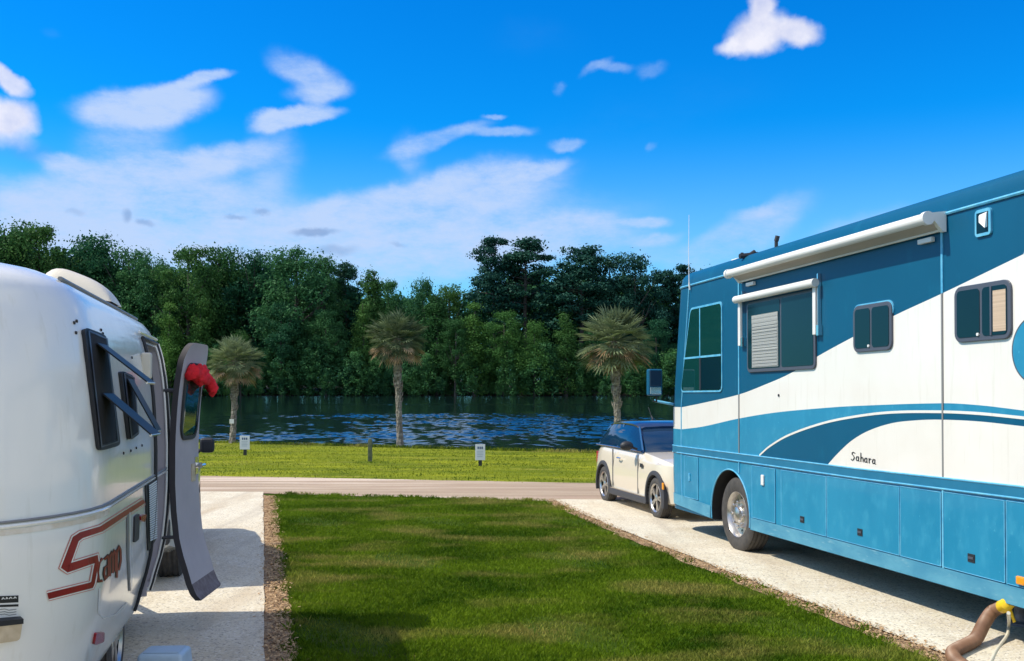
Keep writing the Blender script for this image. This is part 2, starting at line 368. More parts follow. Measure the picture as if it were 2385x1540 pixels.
MT['cream_plastic'] = mat('aged_cream_plastic', (.62, .52, .38), .45, noise=(12, 4), col2=(.45, .36, .24))
MT['vent_white'] = mat('ivory_vent_plastic', (.70, .64, .53), .45)
MT['grille'] = mat('white_louvre_grille', (.68, .74, .80), .45)
MT['red_cloth'] = mat('red_cloth', (.90, .012, .025), .8, noise=(14, 3), col2=(.62, .004, .012), bump=(40, .6, .02))
MT['step_blue'] = mat('pale_step_plastic', (.42, .56, .70), .42, noise=(8, 3), col2=(.37, .50, .64))
MT['mini_cream'] = mat('cream_car_paint', (.74, .66, .53), .22, coat=.8)
MT['mini_roof'] = mat('dark_roof_paint', (.012, .03, .085), .12, coat=.8)
MT['car_glass'] = mat('car_glass', (.006, .030, .075), .03, spec=.55)
MT['cladding'] = mat('black_cladding', (.045, .045, .052), .6)
MT['suv_silver'] = mat('pale_silver_car_paint', (.55, .57, .58), .25, coat=.7)
MT['hose'] = mat('brown_ribbed_hose', (.19, .095, .05), .5, noise=(8, 3), col2=(.25, .135, .075))
MT['yellow'] = mat('yellow_fitting', (.80, .52, .01), .4)
MT['pale_hose'] = mat('pale_water_hose', (.66, .62, .50), .5)
MT['jack'] = mat('grey_jack_foot', (.14, .13, .14), .7, noise=(20, 3), col2=(.30, .28, .30))
MT['sign_white'] = mat('white_sign_plate', (.66, .69, .76), .5)
MT['sign_blue'] = mat('sign_ink', (.05, .09, .22), .6)
MT['sign_grey'] = mat('sign_faint_ink', (.42, .47, .56), .6)
MT['post_dark'] = mat('dark_sign_post', (.03, .035, .03), .7)
MT['post_green'] = mat('mossy_green_post', (.06, .085, .045), .8, noise=(9, 4), col2=(.16, .17, .10))
MT['palm_trunk'] = mat('palm_trunk_boots', (.10, .085, .07), .9, noise=(7, 5, (1, 1, 2)), col2=(.34, .31, .27), bump=(18, .9, .06))
MT['palm_green'] = leaf_mat('palm_fan_green', (.050, .088, .045), (.31, .37, .20), 1.6, .2, 6)
MT['palm_dead'] = leaf_mat('palm_fan_dead', (.20, .125, .07), (.50, .37, .23), 1.6, .15, 6)
MT['bark'] = mat('tree_bark', (.05, .045, .04), .9, noise=(1.2, 5, (1, 1, .3)), col2=(.12, .11, .10))
MT['leaf_dark'] = leaf_mat('dark_broadleaf', (.012, .085, .050), (.085, .225, .065), .16, .32, 1.2)
MT['leaf_mid'] = leaf_mat('mid_green_broadleaf', (.022, .098, .036), (.120, .245, .048), .18, .34, 1.2)
MT['leaf_bright'] = leaf_mat('bright_shore_leaf', (.030, .125, .034), (.145, .290, .054), .22, .28, 1.2)
MT['leaf_pine'] = leaf_mat('pine_needles', (.005, .052, .048), (.040, .120, .062), .16, .12, 1.2)
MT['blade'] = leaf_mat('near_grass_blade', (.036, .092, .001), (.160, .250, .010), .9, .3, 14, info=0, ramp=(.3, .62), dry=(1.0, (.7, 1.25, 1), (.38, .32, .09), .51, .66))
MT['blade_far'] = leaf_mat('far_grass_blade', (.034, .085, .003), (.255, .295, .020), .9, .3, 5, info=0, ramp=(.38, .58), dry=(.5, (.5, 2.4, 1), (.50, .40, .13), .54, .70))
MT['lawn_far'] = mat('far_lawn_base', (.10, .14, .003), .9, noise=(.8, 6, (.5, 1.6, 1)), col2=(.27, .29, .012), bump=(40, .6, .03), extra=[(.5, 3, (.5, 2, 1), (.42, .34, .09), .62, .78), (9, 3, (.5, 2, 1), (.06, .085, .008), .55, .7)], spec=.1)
def water_mat():
    m = bpy.data.materials.new('lake_water'); m.use_nodes = True
    nt = m.node_tree; N = nt.nodes; L = nt.links; b = N['Principled BSDF']
    b.inputs['Base Color'].default_value = (.004, .012, .014, 1); b.inputs['Roughness'].default_value = .08; b.inputs['IOR'].default_value = 1.45
    tc = N.new('ShaderNodeTexCoord')
    def nz(sc, stretch, det):
        mp = N.new('ShaderNodeMapping'); mp.inputs['Scale'].default_value = stretch; L.new(tc.outputs['Object'], mp.inputs[0])
        n = N.new('ShaderNodeTexNoise'); n.inputs['Scale'].default_value = sc; n.inputs['Detail'].default_value = det; n.inputs['Roughness'].default_value = .6; L.new(mp.outputs[0], n.inputs['Vector']); return n.outputs[0]
    ripple = nz(1.0, (1.6, 1.1, 1), 5)
    bp = N.new('ShaderNodeBump'); bp.inputs['Distance'].default_value = .02; bp.inputs['Strength'].default_value = .25; L.new(ripple, bp.inputs['Height'])
    L.new(bp.outputs[0], b.inputs['Normal'])
    return m
MT['water'] = water_mat()

# ------------------------------------------------------------------ ground, pads, lane, lake
def shore(x): return min(60.0, max(20.0, 33.4 - .5 * x))
def build_ground():
    xs = [-900, -300, -120, -60] + list(np.arange(-50, 31, 2.0)) + [40, 80, 200, 900]
    rows = []
    for x in xs:
        s = shore(x)
        rows.append([(-80, 0), (-10, 0), (8, 0), (18, 0), (s - .6, 0), (s, -.02), (s + .5, -.22), (s + 2.2, -.62), (s + 5, -1.6), (150, 0), (190, 0), (198, 0), (204, 0), (230, 0), (600, 0), (3500, 0)])
    far_z = {9: -3.0, 10: -3.0, 11: -1.25, 12: -.6, 13: .2, 14: 3, 15: 10}
    v = []
    for i, x in enumerate(xs):
        for j, (y, dz) in enumerate(rows[i]):
            z = far_z[j] if j in far_z else zg(min(y, shore(x))) + dz
            v.append((x, y, z))
    n = len(rows[0])
    f = [(i * n + j, (i + 1) * n + j, (i + 1) * n + j + 1, i * n + j + 1) for i in range(len(xs) - 1) for j in range(n - 1)]
    mi = [1 if j >= 6 else 0 for i in range(len(xs) - 1) for j in range(n - 1)]
    o = mesh('ground', v, f, [MT['grass_soil'], MT['bank']], mi=mi); tag(o, kind='structure')
build_ground()
TP = R(14.2); AP = Vector((-math.sin(TP), math.cos(TP))); RP = Vector((math.cos(TP), math.sin(TP)))
def uv(u, v): return AP * u + RP * v
def wob(p, amp, seed):
    return p + Vector((NZ(p.x * 1.7 + seed, p.y * 1.7), NZ(p.x * 1.7, p.y * 1.7 + seed))) * amp
from mathutils import noise as _n
def NZ(a, b): return _n.noise((a, b, 3.3)) + .5 * _n.noise((a * 2.3, b * 2.3, 9.1))
def sheet(name, outline, m, lift, amp=.0, step=.25, kind='structure'):
    pts = []
    for i, p in enumerate(outline):
        q = outline[(i + 1) % len(outline)]
        k = max(1, int((q - p).length / step)) if amp else 1
        for j in range(k): pts.append(wob(p.lerp(q, j / k), amp, lift * 1000) if amp else p)
    bm = bmesh.new()
    vs = [bm.verts.new((p.x, p.y, zg(p.y) + lift)) for p in pts]
    es = [bm.edges.new((vs[i], vs[(i + 1) % len(vs)])) for i in range(len(vs))]
    bmesh.ops.triangle_fill(bm, edges=es, use_beauty=True)
    bmesh.ops.recalc_face_normals(bm, faces=bm.faces)
    if bm.faces and bm.faces[0].normal.z < 0: bmesh.ops.reverse_faces(bm, faces=bm.faces)
    me = bpy.data.meshes.new(name); bm.to_mesh(me); bm.free(); me.materials.append(m)
    o = bpy.data.objects.new(name, me); C.objects.link(o); o['kind'] = kind; return o
V2 = Vector
def lane_far(x): return 20.9 - .219 * x
def lane_near(x): return 17.18 - .245 * x
# far lawn between lane and lake
fl = [V2((x, lane_far(x) - .1)) for x in (-60, -30, 0, 30)] + [V2((x, shore(x) - .55)) for x in (30, 20, 10, 0, -10, -20, -30, -40, -60)]
sheet('far_lawn', fl, MT['lawn_far'], .004)
sheet('lane', [V2((-60, lane_near(-60))), V2((40, lane_near(40))), V2((40, lane_far(40))), V2((-60, lane_far(-60)))], MT['lane'], .012, .10)
# left site: pad and the strip of bare dirt beside it
sheet('dirt_strip', [uv(-6, -.1), uv(-6, .23), uv(18.1, .23), uv(19.0, -.1)], MT['dirt'], .006, .05, .12)
sheet('left_pad', [uv(-6, -4.6), uv(-6, .02), uv(19.15, .02), uv(20.6, -4.6)], MT['gravel_pad'], .018, .012, .2)
# right site
rp = [uv(-6, 4.62), uv(2, 4.62), uv(7, 4.60), uv(12, 4.66), uv(15.5, 4.80), uv(16.5, 4.95)]
sheet('dirt_edge', [p - RP * .17 for p in rp] + [p + RP * .3 for p in reversed(rp)], MT['dirt'], .007, .05, .12)
sheet('right_pad', rp + [uv(15.0, 9.6), uv(-6, 9.6)], MT['gravel_pad'], .019, .03, .15)
WATER_Z = -.98
def lake():
    """still water with a wind-ruffled reach of small waves in the middle"""
    x0, x1, y0, y1 = -46.0, 34.0, 34.0, 130.0
    xs = np.arange(x0, x1 + .01, .125)
    ys = [y0]
    while ys[-1] < y1: ys.append(ys[-1] + .10 + (ys[-1] - y0) * .0022)
    ys = np.array(ys); ys[-1] = y1
    X, Y = np.meshgrid(xs, ys); g = np.random.default_rng(5); Z = np.zeros_like(X)
    for q in range(30):
        wl = 0.30 * (2.8 ** g.random()); k = 2 * PI / wl; th = g.normal(0, .50); ph = g.uniform(0, 6.28)
        Z += (.062 / k) * np.sin(k * (X * math.sin(th) + Y * math.cos(th)) + ph)
    def low(seed, sx, sy, n=9):
        gg = np.random.default_rng(seed); A = np.zeros_like(X)
        for q in range(n): A += np.sin(X * gg.normal(0, sx) + Y * gg.normal(0, sy) + gg.uniform(0, 6.28))
        return A / math.sqrt(n / 2)
    sm = lambda v, a, b: np.clip((v - a) / (b - a), 0, 1) ** 2 * (3 - 2 * np.clip((v - a) / (b - a), 0, 1))
    wind = sm(Y, 96, 78) * sm(Y, 39, 50) * (.35 + .65 * sm(low(3, .07, .16), -1.0, .4)) * (.42 + .75 * np.exp(-((X + .055 * Y) / (.15 * Y)) ** 2))
    wind *= .55 + .70 * sm(low(8, 1.5, .8), -.7, .7)
    wind += .55 * sm(Y, 116, 119) * sm(Y, 128, 124) * sm(X, -34, -16) * sm(X, 26, 6) + .05
    edge = sm(X, x0, x0 + 3) * sm(X, x1, x1 - 3) * sm(Y, y1, y1 - 2)
    Z = Z * wind * edge + WATER_Z
    ny, nx = X.shape; i = np.arange(ny * nx).reshape(ny, nx)
    F_ = np.stack([i[:-1, :-1], i[:-1, 1:], i[1:, 1:], i[1:, :-1]], -1).reshape(-1, 4)
    V = np.stack([X, Y, Z], -1).reshape(-1, 3)
    ox = [-700, x0, x1, 700]; oy = [20, y0, y1, 206]; ov = [(x, y, WATER_Z) for y in oy for x in ox]; n0 = len(V)
    of = [(n0 + j * 4 + c, n0 + j * 4 + c + 1, n0 + j * 4 + c + 5, n0 + j * 4 + c + 4) for j in range(3) for c in range(3) if not (j == 1 and c == 1)]
    o = big_mesh('lake_water', np.concatenate([V, np.array(ov)]), np.concatenate([F_, np.array(of)]), MT['water'], None, True); tag(o, kind='structure')
lake()

def blades(name, pts, hmin, hmax, wid, m, lift=0.0):
    """pts (n,2): one bent blade per point, two triangles"""
    n = len(pts); a = NR.uniform(0, 2 * PI, n); h = NR.uniform(hmin, hmax, n); w = NR.uniform(.6, 1.3, n) * wid
    lean = NR.uniform(.1, .9, n) * h; b = NR.uniform(0, 2 * PI, n)
    z0 = -SLOPE * pts[:, 1] + lift
    P = np.empty((n, 4, 3), np.float32)
    P[:, 0] = np.stack([pts[:, 0] - np.cos(a) * w, pts[:, 1] - np.sin(a) * w, z0], 1)
    P[:, 1] = np.stack([pts[:, 0] + np.cos(a) * w, pts[:, 1] + np.sin(a) * w, z0], 1)
    mx, my = pts[:, 0] + np.cos(b) * lean * .35, pts[:, 1] + np.sin(b) * lean * .35
    P[:, 2] = np.stack([mx + np.cos(a) * w * .7, my + np.sin(a) * w * .7, z0 + h * .6], 1)
    P[:, 3] = np.stack([pts[:, 0] + np.cos(b) * lean, pts[:, 1] + np.sin(b) * lean, z0 + h], 1)
    base = np.arange(n)[:, None] * 4
    F = np.concatenate([base + np.array([[0, 1, 2]]), base + np.array([[0, 2, 3]])], 0)
    o = big_mesh(name, P.reshape(-1, 3), F, m); o['kind'] = 'stuff'; o['category'] = 'grass'; return o
def grass_near():
    n = 420000
    u = 5.6 + (20.0 - 5.6) * NR.random(n) ** 1.35; v = NR.uniform(.1, 5.2, n)
    x = AP.x * u + RP.x * v; y = AP.y * u + RP.y * v
    e0 = .20 + .05 * np.sin(u * 5.1) + .05 * np.sin(u * 11.7 + 1) + NR.normal(0, .03, n)
    e1 = 4.42 + np.where(u > 12, (u - 12) * .07, 0) + .05 * np.sin(u * 4.3) + .04 * np.sin(u * 9.9) + NR.normal(0, .04, n)
    ok = (v > e0) & (v < e1) & (y < 17.18 - .245 * x + NR.normal(0, .07, n))
    # thin, worn patches
    th = np.sin(u * 1.3 + v * 2.1) * np.sin(v * 1.7 - u * .5 + 1.2)
    ok &= NR.random(n) < np.where(th > .72, .35, 1.0)
    p = np.stack([x[ok], y[ok]], 1)
    o = blades('lawn_grass', p, .014, .042, .0032, MT['blade']); tag(o, 'short dark green lawn grass between the two pale gravel pads')
grass_near()
def edge_tufts():
    out = []
    for q in range(190):                                      # rank tufts along the lane and the pad edges
        w_ = NR.random()
        if w_ < .45: x = NR.uniform(-4.2, .6); y = 17.18 - .245 * x + NR.normal(-.02, .08)
        elif w_ < .75: u = NR.uniform(6, 18); p = uv(u, .27 + NR.normal(0, .05)); x, y = p.x, p.y
        else: u = NR.uniform(6, 16); p = uv(u, 4.46 + max(0, u - 12) * .07 + NR.normal(0, .05)); x, y = p.x, p.y
        k = int(NR.integers(10, 45)); out.append(np.stack([x + NR.normal(0, .035, k), y + NR.normal(0, .035, k)], 1))
    o = blades('edge_grass', np.concatenate(out), .02, .065, .0035, MT['blade'], .005); tag(o, 'ragged grass tufts along the lane and pad edges')
edge_tufts()
def grass_far():
    n = 150000
    x = NR.uniform(-22, 12, n); y = NR.uniform(18, 46, n)
    sh = 33.4 - .5 * x
    ok = (y > 20.85 - .219 * x + NR.normal(0, .10, n)) & (y < sh - .1)
    p = np.stack([x[ok], y[ok]], 1)
    o = blades('far_lawn_grass', p, .016, .05, .008, MT['blade_far']); tag(o, 'sunlit yellow green lawn grass between lane and lake')
    # rank grass along the edge of the bank
    m = 9000; x = NR.uniform(-22, 12, m); y = 33.4 - .5 * x + NR.normal(-.1, .16, m)
    o2 = blades('bank_grass', np.stack([x, y], 1), .05, .16, .010, MT['blade_far'], -.03); tag(o2, 'longer grass fringing the lake bank')
grass_far()
def litter():
    n = 9000
    side = NR.random(n) < .6
    u = np.where(side, NR.uniform(5.5, 18.3, n), NR.uniform(5.5, 16.5, n))
    v = np.where(side, NR.normal(.125, .055, n), NR.normal(4.56, .06, n) + np.where(u > 12, (u - 12) * .07, 0))
    x = AP.x * u + RP.x * v; y = AP.y * u + RP.y * v
    s = NR.uniform(.004, .014, n); a = NR.uniform(0, 2 * PI, n); z = -SLOPE * y + .022
    t = NR.uniform(-.5, .5, (n, 2))
    P = np.empty((n, 4, 3), np.float32)
    for k, (cx, cy) in enumerate(((-1, -.5), (1, -.6), (1.2, .5), (-.8, .6))):
        dx = (np.cos(a) * cx - np.sin(a) * cy) * s; dy = (np.sin(a) * cx + np.cos(a) * cy) * s
        P[:, k] = np.stack([x + dx, y + dy, z + dx * t[:, 0] + dy * t[:, 1] + .006], 1)
    o = big_mesh('leaf_litter', P.reshape(-1, 3), np.arange(n * 4).reshape(n, 4), MT['litter']); o['kind'] = 'stuff'
    tag(o, 'dry leaves and bark chips along the dirt edges of the pads', 'leaf litter')
litter()

# ------------------------------------------------------------------ wheels
def tyre_mb(rad, width, rim_r, n=48, grooves=4):
    """axis X, outer face at x=0, inner at x=-width (for a right hand wheel)"""
    m = MB(); w = width
    prof = [(-w * .06, rim_r), (-.004, rim_r + (rad - rim_r) * .22), (0.0, rim_r + (rad - rim_r) * .55), (-w * .03, rad - .03), (-w * .08, rad - .008)]
    gs = np.linspace(.12, .88, grooves * 3 + 1)
    for i, g in enumerate(gs): prof.append((-w * g, rad - (.010 if i % 3 == 1 else 0) + .004 * math.sin(PI * g)))
    prof += [(-w * .92, rad - .008), (-w * .97, rad - .03), (-w, rim_r + (rad - rim_r) * .55), (-w * .94, rim_r)]
    m.lathe(prof, 'X', n, closed=True); return m
def flip(m): m.v = [(-x, y, z) for x, y, z in m.v]; m.f = [q[::-1] for q in m.f]; return m
def add_wheel(root, loc, rad, width, rim_r, kind, left=False, steer=0.0):
    t = tyre_mb(rad, width, rim_r)
    if left: flip(t)
    w = t.build('wheel', MT['tyre'], root, True, 40); w.location = loc; w.rotation_euler = (0, 0, steer)
    r = MB()
    if kind == 'truck':
        r.lathe([(-.02, rim_r + .004), (-.012, rim_r), (-.03, rim_r - .015), (-.075, rim_r - .03), (-.085, rim_r * .62), (-.045, rim_r * .56), (-.04, .10), (-.03, .09), (-.008, .085), (.0, .07), (.004, 0.001)], 'X', 40)
        for k in range(8):                                   # lug nuts
            a = 2 * PI * k / 8; r.lathe([(-.05, .017), (-.018, .017), (-.012, .010), (-.011, .001)], 'X', 8, (0, math.cos(a) * .142, math.sin(a) * .142))
    else:
        r.lathe([(-.012, rim_r + .004), (-.004, rim_r), (-.02, rim_r - .012), (-.10, rim_r - .02), (-.11, .03)], 'X', 36, mi=1)
        r.lathe([(-.012, rim_r + .004), (-.002, rim_r), (-.02, rim_r - .018), (-.022, rim_r - .02)], 'X', 36)
        r.lathe([(-.03, .055), (-.012, .05), (-.006, .03), (-.006, .001)], 'X', 20)
        ns = 5 if kind == 'five' else 6
        for k in range(ns):                                  # twin spokes
            for da in (-.16, .16):
                a = 2 * PI * k / ns + da; a2 = 2 * PI * k / ns + da * .9
                c0 = Vector((-.018, math.cos(a) * .045, math.sin(a) * .045)); c1 = Vector((-.016, math.cos(a2) * (rim_r - .012), math.sin(a2) * (rim_r - .012)))
                s_ = Vector((0, -math.sin(a2), math.cos(a2))) * .014; dx = Vector((-.03, 0, 0))
                r.hexa([c0 - s_ + dx, c0 + s_ + dx, c1 + s_ * 1.2 + dx, c1 - s_ * 1.2 + dx, c0 - s_, c0 + s_, c1 + s_ * 1.2, c1 - s_ * 1.2])
    if kind == 'truck':
        for k in range(10):                                  # hand holes in the disc
            a = 2 * PI * k / 10 + .3; r.lathe([(-.083, .001), (-.0775, .022), (-.083, .025)], 'X', 10, (0, math.cos(a) * rim_r * .76, math.sin(a) * rim_r * .76), 1)
    if left: flip(r)
    r.build('rim', [MT['alloy'], MT['under']], w, True, 30)
    return w

# ------------------------------------------------------------------ motorhome
TR = R(12.62)
RV0 = Vector((2.60, 11.42, 0)); RV0.z = zg(RV0.y)
rv = thing('motorhome', 'big teal blue and white motorhome with rolled awning on right gravel pad', 'motorhome', RV0, TR)
RVI = rv.matrix_world.inverted()
def side(px, py):
    """sight line met with the motorhome's near side: (s forward, z up)"""
    o = RVI @ EYE; d = RVI.to_3x3() @ ray(px, py); t = -o.x / d.x; p = o + d * t; return p.y, p.z
RV_REAR, RV_SE, RV_R, RV_W = -8.2, 1.85, .40, 2.5
def rv_shift(z):
    return -(z - 1.65) * .175 if z > 1.65 else (-.10 * max(0, .75 - z) if z < .75 else 0.0)
def F(s, z, off=0.0):
    """the near side wrapped round on to the nose; off = outward"""
    sh = rv_shift(z); q = s - sh
    if q <= RV_SE: return Vector((-off, s, z))
    a = (q - RV_SE) / RV_R
    if a <= PI / 2: return Vector((RV_R - (RV_R + off) * math.cos(a), RV_SE + (RV_R + off) * math.sin(a) + sh, z))
    return Vector((RV_R + (q - RV_SE - RV_R * PI / 2), RV_SE + RV_R + off + sh, z))
def rv_ring(z, inset, nose_drop=0):
    sh = rv_shift(min(z, 3.26)); W2 = RV_W; i = inset
    pts = []
    rr = max(.10, .001)
    def arc(cx, cy, r, a0, a1, n):
        for k in range(n + 1):
            a = a0 + (a1 - a0) * k / n; pts.append((cx + r * math.cos(a), cy + r * math.sin(a), z))
    y1 = RV_SE + RV_R + sh - i * .9; y0 = RV_REAR + i
    x0, x1 = min(i, W2 / 2 - .002), max(W2 - i, W2 / 2 + .002)
    rf = min(RV_R, (x1 - x0) / 2); rb = min(.12, (x1 - x0) / 2)
    arc(x0 + rf, y1 - rf, rf, PI, PI / 2, 10); arc(x1 - rf, y1 - rf, rf, PI / 2, 0, 10)
    arc(x1 - rb, y0 + rb, rb, 0, -PI / 2, 4); arc(x0 + rb, y0 + rb, rb, -PI / 2, -PI, 4)
    return pts
def rv_body():
    lv = [(.30, .03), (.31, 0), (.5, 0), (.75, 0), (1.2, 0), (1.65, 0), (2.2, 0), (2.8, 0), (3.235, 0), (3.30, .006), (3.36, .018), (3.40, .045), (3.43, .09), (3.45, .17), (3.47, .4), (3.485, .8), (3.49, 1.24)]
    rings = [rv_ring(z, i) for z, i in lv]; n = len(rings[0]); v = [p for r in rings for p in r]
    f = [(k * n + j, k * n + (j + 1) % n, (k + 1) * n + (j + 1) % n, (k + 1) * n + j) for k in range(len(rings) - 1) for j in range(n)]
    f += [tuple(range(n))[::-1], tuple((len(rings) - 1) * n + j for j in range(n))]
    o = mesh('body', v, f, [MT['blue_dark'], MT['under']], rv); recalc(o)
    cs = []
    for s_, r_ in ((.17, .515), (-5.35, .50)):
        for x in (-.3, RV_W - .42):
            m = MB(); m.lathe([(x, r_), (x + .72, r_)], 'X', 48, (0, s_, .43)); k = 48
            m.f += [tuple(range(k))[::-1], tuple(range(k, 2 * k))]; m.m += [0, 0]
            c = m.build('cutter', MT['under'], rv); recalc(c); cs.append(c)
    cut(o, cs); smooth_by_angle(o, 25); return o
rv_body()
def band(name, top, bot, m, off=.003, parent=rv, step=.06, thick=0):
    """painted or moulded strip between two (s,z) curves"""
    a0 = max(top[0][0], bot[0][0]); a1 = min(top[-1][0], bot[-1][0])
    xs = sorted(set([a0, a1] + [p[0] for p in top + bot if a0 < p[0] < a1] + list(np.arange(a0, a1, step))))
    def at(c, s):
        return float(np.interp(s, [p[0] for p in c], [p[1] for p in c]))
    v = []; f = []
    for s in xs:
        zt, zb = at(top, s), at(bot, s)
        for k in range(4):
            v.append(F(s, zb + (zt - zb) * k / 3, off))
    for i in range(len(xs) - 1):
        for k in range(3):
            if (v[i * 4 + 3] - v[i * 4]).length < 1e-4 and (v[i * 4 + 7] - v[i * 4 + 4]).length < 1e-4: continue
            f.append((i * 4 + k, i * 4 + k + 1, i * 4 + 5 + k, i * 4 + 4 + k))
    o = mesh(name, v, f, m, parent, True); o.data.flip_normals()
    return o
def curve(pts, s_hi=None, s_lo=None):
    c = sorted(side(*p) for p in pts)
    if s_hi is not None: c.append((s_hi, c[-1][1]))
    if s_lo is not None:
        (a, b), (c2, d) = c[0], c[1]; c.insert(0, (s_lo, b + (s_lo - a) * (d - b) / (c2 - a)))
    return c
def smooth_curve(c, n=6):
    out = []
    for i in range(len(c) - 1):
        p0, p1, p2, p3 = c[max(i - 1, 0)], c[i], c[i + 1], c[min(i + 2, len(c) - 1)]
        for k in range(n):
            t = k / n
            h = p2[0] - p1[0]
            m1 = (p2[1] - p0[1]) / max(p2[0] - p0[0], 1e-6) * h; m2 = (p3[1] - p1[1]) / max(p3[0] - p1[0], 1e-6) * h
            z = (2 * t ** 3 - 3 * t * t + 1) * p1[1] + (t ** 3 - 2 * t * t + t) * m1 + (-2 * t ** 3 + 3 * t * t) * p2[1] + (t ** 3 - t * t) * m2
            out.append((p1[0] + h * t, z))
    out.append(c[-1]); return out
ZA = 1.16; 
lineA = [(-8.0, side(2385, 1134)[1]), (side(2385, 1134)[0], side(2385, 1134)[1]), side(2000, 1092), side(1592, 1040.5), (3.6, side(1592, 1040.5)[1])]
lineA = sorted(lineA)
zB = [(s, z - .085) for s, z in lineA]
whi_top = smooth_curve(curve([(1589.6, 948.6), (1637.5, 938.7), (1722, 919), (1780, 897), (1841, 870), (1907, 829), (1989, 784.3), (2085, 734.6), (2196.5, 683), (2385, 592)]))
(s_a, z_a), (s_b, z_b) = whi_top[0], whi_top[7]
whi_top = [(-7.9, 3.18), (-4.75, 3.17)] + [p for p in whi_top if p[0] > -4.7] + [(3.6, whi_top[-1][1])]
mid_top = smooth_curve(curve([(1589, 1000), (1637, 993.8), (1719, 975.4), (1807, 961), (1925, 950), (2000, 945.4), (2195, 939.4), (2282, 944), (2385, 956.3)], None, -4.9)) + [(3.6, side(1589, 1000)[1])]
pin = smooth_curve(curve([(1770, 1061), (1794, 1040), (1838.3, 1014), (1919, 985.8), (1999.6, 969.6), (2080, 960.8), (2195, 959.6), (2282, 963.6), (2385, 973.7)], None, -4.9))
dome = smooth_curve(curve([(1931, 1080.5), (1951, 1058.4), (1983.5, 1028), (2023.8, 1003.9), (2080, 985.7), (2140.7, 978.9), (2195, 977.7), (2282, 981.8), (2385, 993)], None, -4.9))
def tail(c, drop): return [(-7.95, c[0][1] - drop), (-6.4, c[0][1] - drop * .38)] + c      # the stripes sweep on down to the tail
mid_top, pin, dome = tail(mid_top, .42), tail(pin, .44), tail(dome, .46)
band('white_stripe', whi_top, mid_top, MT['white_rv'])
band('blue_stripe', mid_top, lineA, MT['blue_mid'], .003)
band('lower_side_panel', lineA, [(-8, .315), (3.6, .315)] , MT['blue_mid'], .002)
dark_low = [(s, z) for s, z in lineA]
pin_s1 = pin[-1][0]; dome_s1 = dome[-1][0]
band('dark_swoosh', pin, [(s, float(np.interp(s, [p[0] for p in lineA], [p[1] for p in lineA]))) for s, _ in pin], MT['blue_dark'], .0055)
band('pinstripe', [(s, z + .012) for s, z in pin], [(s, z - .010) for s, z in pin], MT['white_rv'], .008)
band('white_dome', dome, [(s, float(np.interp(s, [p[0] for p in lineA], [p[1] for p in lineA]))) for s, _ in dome], MT['white_rv'], .008)
# round emblem ground at the tail of the white stripe
def disc(name, cs, cz, r, m, off, rin=0.0, parent=rv):
    n = 48; v = [F(cs + math.cos(2 * PI * k / n) * r, cz + math.sin(2 * PI * k / n) * r, off) for k in range(n)]
    if rin:
        v += [F(cs + math.cos(2 * PI * k / n) * rin, cz + math.sin(2 * PI * k / n) * rin, off) for k in range(n)]
        f = [(k, (k + 1) % n, n + (k + 1) % n, n + k) for k in range(n)]
    else: f = [tuple(range(n))]
    return mesh(name, v, f, m, parent)
cz_ = side(2385, 816)[1]; c_edge = side(2360, 818)[0]
disc('round_emblem', c_edge - .235, cz_, .235, MT['blue_mid'], .006); disc('emblem_rim', c_edge - .235, cz_, .243, MT['frame_grey'], .0062, .233)
